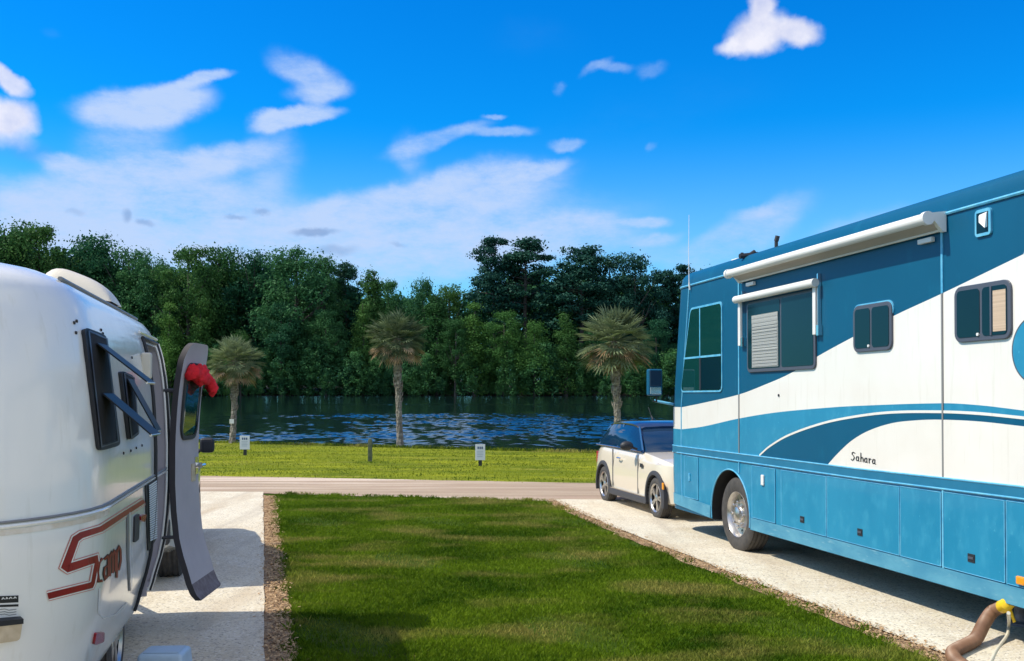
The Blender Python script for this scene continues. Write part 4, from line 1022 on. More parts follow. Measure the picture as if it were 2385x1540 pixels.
def stroke_px(m, pts, wd, off, mi=0, step=4.0, closed=False):
    pts = [Vector(p) for p in pts]
    wl = wd if isinstance(wd, (list, tuple)) else [wd] * len(pts)
    P = []; Wd = []
    for i in range(len(pts) - 1):
        k = max(1, int((pts[i + 1] - pts[i]).length / step))
        for j in range(k): P.append(pts[i].lerp(pts[i + 1], j / k)); Wd.append(wl[i] + (wl[i + 1] - wl[i]) * j / k)
    P.append(pts[-1]); Wd.append(wl[-1])
    L_ = []; R_ = []
    for i, p in enumerate(P):
        d0 = (P[i] - P[i - 1]) if i else (P[1] - P[0]); d1 = (P[i + 1] - P[i]) if i < len(P) - 1 else d0
        d0 = d0.normalized(); d1 = d1.normalized(); b = d0 + d1
        if b.length < 1e-4: b = d0
        b.normalize(); nn = Vector((-b.y, b.x)); sc = 1 / max(.5, nn.dot(Vector((-d0.y, d0.x))))
        L_.append(thit(*(p + nn * Wd[i] * .5 * sc), off)[0]); R_.append(thit(*(p - nn * Wd[i] * .5 * sc), off)[0])
    v = []; f = []
    for a, b in zip(L_, R_): v += [a, b]
    if any(p is None for p in v):
        ok = [i for i in range(len(L_)) if L_[i] is not None and R_[i] is not None]
        v = []; idx = {}
        for i in ok: idx[i] = len(v); v += [L_[i], R_[i]]
        f = [(idx[i], idx[i] + 1, idx[i + 1] + 1, idx[i + 1]) for i in ok if i + 1 in idx]
    else: f = [(2 * i, 2 * i + 1, 2 * i + 3, 2 * i + 2) for i in range(len(L_) - 1)]
    if v: m.add(v, f, mi)
def z8(x, y): return (x * .3348, 1025 + y * .3348)           # enlarged survey of the tail -> photo grid
def z7(x, y): return (x * .3025, 590 + y * .3025)
# belt seam, its lip and the stain under it
m = MB()
for zc, rad, mi in ((1.270, .007, 0), (1.252, .009, 1)):
    ringp = t_ring(zc, t_inset(zc), .004); m.tube([Vector(p) for p in ringp] + [Vector(ringp[0])], rad, 6, mi, cap=False)
m.build('belt_seam', [MT['seam'], MT['shell']], tr, True)
m = MB()
r0, r1, r2 = t_ring(1.238, t_inset(1.238), .003), t_ring(1.215, t_inset(1.215), .003), t_ring(1.19, t_inset(1.19), .003)
r0, r1, n = r0[:23], r1[:23], 23; m.add(r0 + r1, [(j, j + 1, n + j + 1, n + j) for j in range(22)]); m.build('rust_stain', MT['stain'], tr, True)
# windows
for tlc, panes in (([(187.5, 764), (239, 783.6), (272, 1037.7), (224, 1051)], [((700, 705), (812, 690), .30, -39), ((745, 1092), (850, 1098), .30, -42)]),
                   ([(274, 864), (302.5, 876), (316, 1012), (295, 1025.6)], [((935, 975), (1004, 975), .33, -62)])):
    m = MB(); rounded_patch(m, tlc, .022, 0.0, .22); w = m.build('window', MT['black_rubber'], tr, True, 30)
    cen = Vector((sum(p[0] for p in tlc) / 4, sum(p[1] for p in tlc) / 4))
    inn = [tuple(cen + Vector(((p[0] - cen.x) * .72, (p[1] - cen.y) * .90))) for p in tlc]
    m = MB(); rounded_patch(m, inn, .026, .02, .2); m.build('window_opening', MT['under'], w, True)
    m = MB(); stroke_px(m, [tuple(cen + Vector(((p[0] - cen.x) * .80, (p[1] - cen.y) * .93))) for p in tlc + tlc[:1]], 3.0, .028); m.build('inner_frame', MT['frame_grey'], w)
    for (h0, h1, ln, ang) in panes:
        a, na = thit(*z7(*h0), .03); b, nb = thit(*z7(*h1), .03)
        if a is None or b is None: continue
        b = Vector((b.x, a.y + max(.16, min(.21, b.y - a.y)), a.z)); out = Vector((math.cos(R(ang)), 0, math.sin(R(ang)))) * ln; th = Vector((-math.sin(R(ang)), 0, math.cos(R(ang)))) * .007
        m = MB(); m.hexa([a, b, b + out, a + out, a + th, b + th, b + out + th, a + out + th]); p_ = m.build('sash', MT['smoked'], w)
        e = MB(); e.tube([a + out, b + out], .007, 6); e.tube([b, b + out], .006, 6); e.build('sash_frame', MT['alloy'], w, True)
# rivets and a snap row
for q in [(x * .3227, 559 + y * .3227) for x, y in [(552, 588), (535, 600), (548, 672), (727, 652), (740, 678), (950, 850)]] + [z8(x, y) for x, y in [(857, 92), (907, 75), (945, 55), (985, 38)]]:
    p, nn = thit(*q, .004)
    if p is None: continue
    m = MB(); m.lathe([(-.006, .009), (.003, .007), (.004, .001)], 'X', 8, p); m.build('rivet', MT['black_decal'], tr, True)
# painted S and name
m = MB()
S_PATH = [(1000, 425), (870, 507), (700, 618), (560, 662), (523, 688), (452, 878), (470, 890), (660, 828), (668, 850), (642, 990), (628, 1010), (330, 1085)]
S_W = [10, 11, 13, 15, 16, 18, 19, 16, 9, 9, 14, 15]
stroke_px(m, [z8(*p) for p in S_PATH], [w + 9.5 for w in S_W], .0025, 1)
stroke_px(m, [z8(*p) for p in S_PATH], [w + 6.0 for w in S_W], .0035, 2)
stroke_px(m, [z8(*p) for p in S_PATH], S_W, .0045, 0)
m.build('painted_initial', [MT['red_decal'], MT['pink_decal'], MT['shell']], tr)
def camp(p):                                                 # (x 0..4, y 0..1) on the slanting name line
    x = 672 + 168 * (p[0] / 4.0) ** .92; k = p[0] / 4.0
    return z8(x, (1000 - 105 * k) + p[1] * (-(165 + 5 * k)))
NAME = [[(.78, .95), (.3, .85), (.08, .5), (.2, .08), (.8, .0)],
        [(1.05, .85), (1.6, .9), (1.75, .75), (1.7, .05)], [(1.7, .5), (1.15, .48), (1.02, .25), (1.2, .02), (1.7, .08)],
        [(2.02, .9), (2.0, 0)], [(2.02, .75), (2.3, .92), (2.5, .8), (2.5, .05)], [(2.5, .75), (2.75, .92), (2.95, .8), (2.95, .05)],
        [(3.22, .9), (3.2, -.25)], [(3.22, .8), (3.6, .95), (3.85, .8), (3.9, .35), (3.6, .05), (3.22, .1)]]
m = MB()
for pl in NAME: stroke_px(m, [camp(p) for p in pl], 6.6, .0025, 1, 2.0)
for pl in NAME: stroke_px(m, [camp(p) for p in pl], 3.6, .004, 0, 2.0)
m.build('painted_name', [MT['red_decal'], MT['black_decal']], tr)
# maker's sticker, tail fittings
m = MB(); patch(m, [z8(-60, 1085), z8(128, 1078), z8(126, 1225), z8(-60, 1240)], .002, 6, 4, 1)
patch(m, [z8(-60, 1087), z8(127, 1080), z8(127, 1128), z8(-60, 1137)], .003, 6, 2, 0); patch(m, [z8(-60, 1148), z8(127, 1141), z8(127, 1157), z8(-60, 1164)], .003, 6, 2, 0)
for x0, x1, y in [(10, 30, 1108), (38, 52, 1106), (60, 84, 1104), (92, 112, 1102)]: stroke_px(m, [z8(x0, y), z8((x0 + x1) / 2, y - 12), z8(x1, y - 2)], 2.0, .004, 1, 2)
for y in (1180, 1198, 1215): stroke_px(m, [z8(-20, y), z8(30, y - 6), z8(60, y + 2), z8(112, y - 5)], 1.6, .004, 2, 2)
m.build('sticker', [MT['black_decal'], MT['white_plastic'], MT['seam']], tr)
m = MB(); rounded_patch(m, [z8(-80, 1262), z8(140, 1238), z8(120, 1375), z8(-80, 1405)], .035, 0, .2); o = m.build('plate_lamp', MT['cream_plastic'], tr, True, 40)
m = MB(); patch(m, [z8(-80, 1245), z8(142, 1226), z8(142, 1258), z8(-80, 1282)], .040, 6, 2, 0, 0.0); m.build('lamp_hood', MT['black_rubber'], o)
m = MB(); rounded_patch(m, [z8(655, 1338), z8(712, 1332), z8(708, 1400), z8(640, 1424)], .014, 0, .2); m.build('side_marker', MT['red_lens'], tr, True, 40)
# side hatch, its latch, louvre
m = MB(); stroke_px(m, [z8(885, 500), z8(886, 800), z8(900, 1050)], 4.5, .004, 0); stroke_px(m, [z8(898, 500), z8(900, 800), z8(912, 1040)], 1.6, .005, 1)
stroke_px(m, [z8(890, 495), z8(990, 425)], 2.5, .004, 1); m.build('side_hatch', [MT['seam'], MT['white_plastic']], tr)
m = MB(); rounded_patch(m, [z8(928, 530), z8(960, 510), z8(955, 690), z8(922, 715)], .012, 0, .3); o = m.build('hatch_latch', MT['cladding'], tr, True)
m = MB(); rounded_patch(m, [z8(955, 528), z8(998, 515), z8(985, 570), z8(958, 560)], .022, 0, .3); m.build('latch_red_highlight', MT['red_lens'], o, True)  # raised red patch paints the red highlights on the latch
m = MB(); rounded_patch(m, [z8(1004, 312), z8(1082, 262), z8(1078, 690), z8(1022, 775)], .010, 0, .12); o = m.build('side_louvre', MT['black_rubber'], tr, True)
m = MB()
for k in range(26):
    y0 = 322 + k * 15; a = z8(1016 + k * .35, y0); b = z8(1074, y0 - 38 + k * .6)
    stroke_px(m, [a, b], 3.4, .020, 0, 6)
m.build('louvre_slat', MT['grille'], o)
m = MB(); stroke_px(m, [z8(690, 1030), z8(680, 1200), z8(720, 1240), z8(800, 1215), z8(880, 1130)], 3.0, .003, 0); m.build('pale_curved_edge', MT['white_plastic'], tr)  # white outline painted for a reflection low on the shell
# porch lamp
p, nn = thit(334, 852, 0.0)
if p is not None:
    m = MB(); m.box((p.x - .01, p.y - .05, p.z - .085), (p.x + .05, p.y + .05, p.z + .085)); bevel(m.build('porch_lamp', MT['vent_white'], tr), .015, 3)
# roof rail moulding along the shoulder
m = MB(); zr = 2.372; m.tube([(1 - t_inset(zr) + .004, y, zr + .006) for y in np.linspace(-.1, 2.5, 20)], .012, 6); m.build('roof_rail', MT['seam'], tr, True)
# door surround
def prof_pt(y, z, off): return Vector((1 - t_inset(z) + off, y, z))
m = MB(); zs = np.linspace(.36, 2.20, 30)
for y, off, rad, mi in ((1.79, .010, .013, 0), (2.53, .012, .015, 0), (2.56, .022, .009, 1), (2.50, .004, .009, 1)):
    m.tube([prof_pt(y, z, off) for z in zs], rad, 6, mi)
m.tube([prof_pt(y, 2.20, .012) for y in np.linspace(1.79, 2.56, 8)], .014, 6, 0); m.tube([prof_pt(y, 2.235, .016) for y in np.linspace(1.70, 2.62, 8)], .010, 6, 1)
m.build('door_frame', [MT['black_rubber'], MT['shell']], tr, True)
# grey felt lining of the doorway
m = MB()
m.add([(.64, 1.815, .42), (.955, 1.815, .45), (.955, 1.815, 2.12), (.64, 1.815, 2.14)], [(0, 1, 2, 3)])
m.add([(1 - t_inset(z) - .006 if k else .64, 2.505, z) for z in np.linspace(.44, 2.14, 12) for k in (0, 1)], [(2 * i, 2 * i + 1, 2 * i + 3, 2 * i + 2) for i in range(11)])
m.build('doorway_lining', MT['carpet'], tr)
# open door: hinged at the front jamb, folded right round
psi = R(10.5); ew = Vector((math.sin(psi), math.cos(psi), 0)); en = Vector((math.cos(psi), -math.sin(psi), 0)); hinge = Vector((1.022, 2.50, 0))
DW, DZ0, DZ1, DTH = .64, .27, 2.215, .045
def dpt(w, z, n_): return hinge + ew * w + en * (t_inset(max(z, .285)) * 1.10 + n_) + Vector((0, 0, z))
def door_half(z):                                            # trimmed width near the rounded head and foot
    r_ = .17
    if z > DZ1 - r_: d = z - (DZ1 - r_); c = r_ - math.sqrt(max(0, r_ * r_ - d * d)); return c, DW - c
    if z < DZ0 + .06: c = .06 - math.sqrt(max(0, .0036 - (DZ0 + .06 - z) ** 2)); return c * .6, DW - c * .6
    return 0, DW
zs = sorted(set(list(np.linspace(DZ0, DZ0 + .06, 5)) + list(np.linspace(DZ0 + .06, DZ1 - .17, 26)) + list(DZ1 - .17 + .17 * np.sin(np.linspace(0, PI / 2, 8)))))
m = MB(); nw = 8; rows_i = []; rows_o = []
for z in zs:
    a, b = door_half(z)
    rows_i.append([dpt(a + (b - a) * k / nw, z, DTH) for k in range(nw + 1)]); rows_o.append([dpt(a + (b - a) * k / nw, z, 0) for k in range(nw + 1)])
n = nw + 1; K = len(zs)
vi = [p for r_ in rows_i for p in r_]; vo = [p for r_ in rows_o for p in r_]
fi = [(j * n + i, j * n + i + 1, (j + 1) * n + i + 1, (j + 1) * n + i) for j in range(K - 1) for i in range(nw)]
b0 = len(vi); fo = [tuple(b0 + q for q in (f[0], f[3], f[2], f[1])) for f in fi]
ed = [(j * n, (j + 1) * n) for j in range(K - 1)] + [((j + 1) * n + nw, j * n + nw) for j in range(K - 1)] + [(i + 1, i) for i in range(nw)] + [((K - 1) * n + i, (K - 1) * n + i + 1) for i in range(nw)]
fe = [(a, b, b0 + b, b0 + a) for a, b in ed]
door = mesh('door', vi + vo, fi + fo + fe, [MT['carpet'], MT['shell'], MT['carpet_edge'], MT['door_bottom']], tr, True, [3 if zs[f[0] // n] < .36 else 0 for f in fi] + [1] * len(fo) + [2] * len(fe), 40)
recalc(door); smooth_by_angle(door, 40)
# door window, gasket, latch
m = MB(); wz0, wz1, w0, w1 = 1.50, 2.03, .13, .52
def dring(sc, n_): 
    out = []
    for cw, cz, a0 in ((w1 - .08, wz1 - .08, 0), (w0 + .08, wz1 - .08, PI / 2), (w0 + .08, wz0 + .08, PI), (w1 - .08, wz0 + .08, 1.5 * PI)):
        for k in range(6): a = a0 + PI / 2 * k / 5; out.append(dpt(cw + (.08 + sc) * math.cos(a), cz + (.08 + sc) * math.sin(a), n_))
    return out
r0, r1, r2 = dring(.035, DTH), dring(.03, DTH + .014), dring(0, DTH + .014); n_ = len(r0)
m.add(r0 + r1 + r2, [(k * n_ + i, k * n_ + (i + 1) % n_, (k + 1) * n_ + (i + 1) % n_, (k + 1) * n_ + i) for k in range(2) for i in range(n_)]); m.build('window_gasket', MT['black_rubber'], door, True, 40)
m = MB(); m.add(dring(0, DTH + .006), [tuple(range(n_))]); m.build('door_window', MT['cab_glass'], door)
m = MB(); c0 = dpt(.57, 1.25, DTH)
m.tube([c0, c0 + en * .05], .022, 10); m.tube([c0 + en * .045 - ew * .02, c0 + en * .05 + ew * .07], .012, 8); m.box((-.05, -.002, -.07), (.04, .004, .07), 0, Matrix.Translation(c0 + en * .004) @ Matrix.Rotation(-psi + PI / 2, 4, 'Z')); m.build('door_handle', MT['chrome'], door, True)
m = MB(); m.box((-.06, -.002, -.08), (.05, .005, .06), 0, Matrix.Translation(dpt(.49, 1.21, DTH) + en * .004) @ Matrix.Rotation(-psi + PI / 2, 4, 'Z')); m.build('latch_plate', MT['cream_plastic'], door)
for z in (.75, 1.85):
    m = MB(); m.tube([Vector((1 - t_inset(z), 2.50, z)), dpt(.02, z, .02)], .014, 8); m.build('hinge', MT['cladding'], tr, True)
# roof ventilator with a tilted hood
def vent():
    c = Vector((.43, 2.32, 2.455)); m = MB(); nx, ny = 18, 14; g = []
    LX, LY = .245, .23
    for j in range(ny + 1):
        for i in range(nx + 1):
            u, w = -1 + 2 * i / nx, -1 + 2 * j / ny
            su = math.copysign(1 - (1 - abs(u)) ** 1.5, u); sw = math.copysign(1 - (1 - abs(w)) ** 1.5, w)
            e = max(0, 1 - abs(su) ** 3.2) ** .55 * max(0, 1 - abs(sw) ** 3.2) ** .55
            h = .05 + (.235 - .06 * (su + 1)) * e
            g.append(c + Vector((su * LX, sw * LY, h - .035 * su)))
    f = [(j * (nx + 1) + i, j * (nx + 1) + i + 1, (j + 1) * (nx + 1) + i + 1, (j + 1) * (nx + 1) + i) for j in range(ny) for i in range(nx)]
    m.add(g, f); o = m.build('roof_vent', MT['vent_white'], tr, True, 60)
    k = MB(); k.box((c.x - .23, c.y - .21, 2.36), (c.x + .22, c.y + .21, 2.50)); bevel(k.build('vent_base', MT['carpet_edge'], o), .01)
vent()
# wheels, chassis, bumper, tongue
for x, l in ((.86, False), (-.86, True)): add_wheel(tr, (x, 1.25, .30), .30, .17, .19, 'five', left=l)
m = MB(); m.box((-.7, -.75, .20), (-.6, 3.3, .30)); m.box((.6, -.75, .20), (.7, 3.3, .30)); m.box((-.9, -.80, .20), (.9, -.72, .30)); m.tube([(-.8, 1.25, .30), (.8, 1.25, .30)], .035, 8)
m.tube([(-.65, 3.2, .30), (0, 4.35, .42)], .04, 8); m.tube([(.65, 3.2, .30), (0, 4.35, .42)], .04, 8); m.build('chassis', MT['under'], tr)
m = MB(); m.tube([(.86, .05, .28), (.90, .0, .05), (.90, -.02, .012)], .022, 8); m.box((.82, -.09, .0), (.98, .05, .014)); m.build('stabiliser_jack', MT['jack'], tr)
# red cloth hung on the door
def cloth():
    m = MB()
    def lump(path, rads, seed, n=18):
        path = catmull([Vector(p) for p in path], 8); K = len(path)
        rs = np.interp(np.linspace(0, 1, K), np.linspace(0, 1, len(rads)), rads)
        v = []; f = []
        for i, p in enumerate(path):
            d = (path[min(i + 1, K - 1)] - path[max(i - 1, 0)]).normalized(); a = d.cross(Vector((0, 0, 1))).normalized(); b = a.cross(d)
            for j in range(n):
                an = 2 * PI * j / n; q = (a * math.cos(an) * .75 + b * math.sin(an) * 1.05) * rs[i]
                fold = 1 + .42 * (abs(_n.noise((p * 14 + q * 20) + Vector((seed, 0, 0)))) * 2 - .5) + .20 * abs(math.sin(an * 3.5 + i * .55 + seed)) - .1
                v.append(p + q * fold)
        f = [(i * n + j, i * n + (j + 1) % n, (i + 1) * n + (j + 1) % n, (i + 1) * n + j) for i in range(K - 1) for j in range(n)] + [tuple(range(n))[::-1], tuple((K - 1) * n + j for j in range(n))]
        m.add(v, f)
    A = lambda w, z, k: TM @ dpt(w, z, DTH + k)
    lump([A(.08, 1.95, .02), A(.15, 1.985, .045), A(.27, 1.975, .06), A(.40, 1.985, .055), A(.48, 1.95, .05)], [.025, .058, .070, .062, .025], 1)
    lump([A(.20, 1.93, .08), A(.33, 1.945, .10), A(.46, 1.92, .08)], [.018, .045, .018], 3)
    lump([A(.44, 1.965, .06), A(.53, 1.92, .085), A(.58, 1.865, .095), A(.60, 1.80, .10)], [.025, .046, .062, .008], 5)
    o = m.build('red_cloth', MT['red_cloth'], None, True, 75); tag(o, 'crumpled bright red cloth hung over the open trailer door', 'cloth')
cloth()
# plastic step stool by the trailer door
def stool():
    c = ground(386, 1512, .22); t = thing('step_stool', 'pale blue grey plastic step stool on gravel beside the trailer', 'step stool', (c.x, c.y - .02, zg(c.y) + .02), R(4))
    m = MB(); w, d, h = .135, .115, .20
    m.hexa([(-w * 1.12, -d * 1.2, 0), (w * 1.12, -d * 1.2, 0), (w * 1.12, d * 1.2, 0), (-w * 1.12, d * 1.2, 0), (-w, -d, h), (w, -d, h), (w, d, h), (-w, d, h)])
    o = m.build('step_body', MT['step_blue'], t); bevel(o, .028, 4); smooth_by_angle(o, 50)
    k = MB(); k.box((-w * .8, -d * .8, h + .0005), (w * .8, d * .75, h + .006)); bevel(k.build('tread', MT['step_blue'], t), .004)
    s_ = MB(); s_.hexa([(-.07, -d * 1.22 - .006, .03), (.07, -d * 1.22 - .006, .03), (.07, -d * 1.1, .03), (-.07, -d * 1.1, .03), (-.08, -d * 1.08 - .008, .13), (.08, -d * 1.08 - .008, .13), (.08, -d, .13), (-.08, -d, .13)]); bevel(s_.build('hand_slot', MT['under'], t), .012)
stool()

# ------------------------------------------------------------------ cars
def car_shell(root, name, stations, m, zs_fn):
    """stations: list of (y, [(halfwidth, z) ring points from sill to crown])"""
    v = []; K = len(stations[0][1])
    for y, pr in stations:
        ring = [(x, y, z) for x, z in pr] + [(-x, y, z) for x, z in reversed(pr)]
        v += ring
    n = 2 * K; S_ = len(stations)
    f = [(i * n + j, (i + 1) * n + j, (i + 1) * n + (j + 1) % n, i * n + (j + 1) % n) for i in range(S_ - 1) for j in range(n)]
    f += [tuple(range(n)), tuple((S_ - 1) * n + j for j in range(n))[::-1]]
    o = mesh(name, v, f, m, root); recalc(o); return o
def arch_cutters(root, ys, r_, zc, hw, depth=.32):
    out = []
    for y in ys:
        for s_ in (1, -1):
            m = MB(); a, b = sorted((s_ * (hw - depth), s_ * (hw + .3))); m.lathe([(a, r_), (b, r_)], 'X', 40, (0, y, zc)); m.f += [tuple(range(40))[::-1], tuple(range(40, 80))]; m.m += [0, 0]
            c = m.build('cutter', MT['under'], root); recalc(c); out.append(c)
    return out
def mini():
    t = thing('hatchback_car', 'cream small hatchback with dark roof parked nose to the motorhome', 'car', (2.389, 17.215, zg(17.215)), R(192.62))
    HW = .842
    # rear axle y=0, front axle y=2.467
    def st(y, sill, belt, hw, tuck=.05, bw=.05): return (y, [(hw - .10, sill), (hw - .03, sill + .03), (hw, sill + .22), (hw - .002, .62), (hw - .02, .80), (hw - bw, belt - .06), (hw - bw - .04, belt), (hw * .35, belt + .012)])
    S_ = [st(-.62, .36, .82, .66), st(-.60, .28, .88, .72), st(-.52, .25, .93, .79), st(-.35, .22, .955, .825), st(-.1, .20, .965, HW), st(.5, .19, .965, HW - .012), st(1.2, .19, .955, HW - .012), st(1.75, .19, .945, HW - .006),
          st(2.15, .20, .915, HW), st(2.5, .21, .885, HW), st(2.75, .22, .85, .82), st(2.92, .23, .80, .76), st(3.02, .26, .73, .66), st(3.05, .32, .68, .58)]
    o = car_shell(t, 'body', S_, [MT['mini_cream'], MT['under']], None)
    cut(o, arch_cutters(t, (0, 2.467), .335, .31, HW)); smooth_by_angle(o, 30)
    # glasshouse: one dark band under a dark roof
    G = []
    def gs(y, z0, z1, w0, w1): return (y, [(w0, z0), (w0 - .012, z0 + (z1 - z0) * .3), ((w0 + w1) / 2 + .01, z0 + (z1 - z0) * .7), (w1, z1), (w1 * .5, z1 + .02)])
    G = [gs(-.56, .93, .95, .70, .69), gs(-.50, .945, 1.03, .755, .70), gs(-.22, .955, 1.315, .775, .60), gs(.05, .955, 1.35, .78, .625), gs(.4, .955, 1.362, .785, .635), gs(1.0, .95, 1.350, .785, .63), gs(1.20, .945, 1.322, .78, .615), gs(1.80, .93, .965, .76, .70), gs(1.84, .925, .935, .75, .69)]
    g = car_shell(t, 'side_window', G, MT['car_glass'], None); smooth_by_angle(g, 30)
    RF = [(-.30, 1.30, .55), (-.24, 1.335, .60), (.05, 1.372, .63), (.4, 1.386, .645), (1.0, 1.374, .64), (1.20, 1.342, .62), (1.28, 1.30, .60)]
    r_ = car_shell(t, 'roof', [(y, [(w + .012, z - .035), (w + .016, z - .01), (w * .9, z + .018), (w * .4, z + .03)]) for y, z, w in RF], MT['mini_roof'], None); smooth_by_angle(r_, 40)
    # pillars
    m = MB()
    for s_ in (1, -1):
        for (y0, z0, x0), (y1, z1, x1), w in (((1.80, .94, .762), (1.24, 1.325, .615), .035), ((.62, .95, .79), (.58, 1.36, .642), .03), ((-.46, .95, .752), (-.22, 1.31, .602), .06)):
            m.hexa([(s_ * x0, y0 - w, z0), (s_ * (x0 + .008), y0 - w, z0), (s_ * (x0 + .008), y0 + w, z0), (s_ * x0, y0 + w, z0), (s_ * x1, y1 - w, z1), (s_ * (x1 + .010), y1 - w, z1), (s_ * (x1 + .010), y1 + w, z1), (s_ * x1, y1 + w, z1)])
        m.tube([(s_ * .795, y, .968 - .012 * max(0, y - .6)) for y in (-.5, 0, .6, 1.2, 1.8)], .012, 6)
    m.build('pillar', MT['mini_roof'], t)
    # black arches and sill
    for y in (0, 2.467):
        for s_ in (1, -1):
            m = MB(); n = 22; ring = []
            for k in range(n + 1):
                a = PI * (1.10 - 1.20 * k / n)
                for rr, xx in ((.335, HW - .05), (.335, HW + .012), (.365, HW + .016), (.40, HW + .002), (.402, HW - .06)):
                    ring.append((s_ * xx, y + rr * math.cos(a), .31 + rr * math.sin(a)))
            m.add(ring, [(k * 5 + q, k * 5 + q + 1, k * 5 + q + 6, k * 5 + q + 5) for k in range(n) for q in range(4)]); o2 = m.build('wheel_arch', MT['cladding'], t, True, 50)
            add_wheel(t, (s_ * (HW - .012), y, .305), .305, .185, .212, 'five', left=(s_ < 0))
    for s_ in (1, -1):
        m = MB(); m.box((s_ * (HW - .06) if s_ > 0 else -HW - .006, .36, .17), (HW + .006 if s_ > 0 else -(HW - .06), 2.10, .275)); bevel(m.build('side_sill', MT['cladding'], t), .02)
        m = MB(); m.box((min(s_ * (HW - .02), s_ * (HW + .004)), .36, .278), (max(s_ * (HW - .02), s_ * (HW + .004)), 2.10, .292)); m.build('sill_trim', MT['chrome'], t)
        m = MB(); m.tube([(s_ * (HW + .004), .78, .80), (s_ * (HW + .028), .84, .805), (s_ * (HW + .028), .90, .805), (s_ * (HW + .004), .96, .80)], .013, 8); m.build('door_handle', MT['chrome'], t, True)
        m = MB(); m.box((min(s_ * HW, s_ * (HW + .008)), 1.86, .72), (max(s_ * HW, s_ * (HW + .008)), 1.99, .78)); bevel(m.build('side_indicator', MT['black_rubber'], t), .004)
        m = MB(); m.box((min(s_ * (HW - .02), s_ * (HW + .002)), .515, .30), (max(s_ * (HW - .02), s_ * (HW + .002)), .523, .93)); m.box((min(s_ * (HW - .02), s_ * (HW + .002)), 1.74, .30), (max(s_ * (HW - .02), s_ * (HW + .002)), 1.748, .90)); m.build('door_gap', MT['seam'], t)
        m = MB(); m.tube([(s_ * .80, 1.62, .98), (s_ * .90, 1.60, 1.02)], .02, 8); o3 = m.build('door_mirror', MT['black_rubber'], t, True)
        m = MB(); q = Matrix.Translation((s_ * .96, 1.58, 1.035)) @ Matrix.Diagonal((.11, .075, .075, 1)); bm = bmesh.new(); bmesh.ops.create_uvsphere(bm, u_segments=16, v_segments=10, radius=1, matrix=q); me = bpy.data.meshes.new('mirror_shell'); bm.to_mesh(me); bm.free(); me.materials.append(MT['black_rubber']); me.polygons.foreach_set('use_smooth', [True] * len(me.polygons)); mo2 = bpy.data.objects.new('mirror_shell', me); C.objects.link(mo2); mo2.parent = o3
        # round headlight, tail lamp
        bm = bmesh.new(); bmesh.ops.create_uvsphere(bm, u_segments=20, v_segments=12, radius=.11, matrix=Matrix.Translation((s_ * .60, 2.86, .72)) @ Matrix.Diagonal((1, .8, 1.05, 1))); me = bpy.data.meshes.new('headlight'); bm.to_mesh(me); bm.free(); me.materials.append(MT['chrome']); me.polygons.foreach_set('use_smooth', [True] * len(me.polygons)); ob = bpy.data.objects.new('headlight', me); C.objects.link(ob); ob.parent = t
        m = MB(); m.box((min(s_ * .64, s_ * .77), -.61, .62), (max(s_ * .64, s_ * .77), -.55, .84)); bevel(m.build('tail_light', MT['red_lens'], t), .02)
        m = MB(); m.box((min(s_ * .835, s_ * .853), 2.80, .46), (max(s_ * .835, s_ * .853), 2.86, .56)); bevel(m.build('marker_lamp', MT['amber'], t), .008)
    m = MB(); m.box((-.70, 2.90, .20), (.70, 3.07, .40)); bevel(m.build('front_bumper', MT['cladding'], t), .04, 3)
    m = MB(); m.tube([(.0, .2, 1.41), (.0, .12, 1.47)], [.02, .012], 8); m.tube([(0, .12, 1.47), (0, -.02, 1.62)], .005, 6); m.build('roof_aerial', MT['black_rubber'], t, True)
mini()
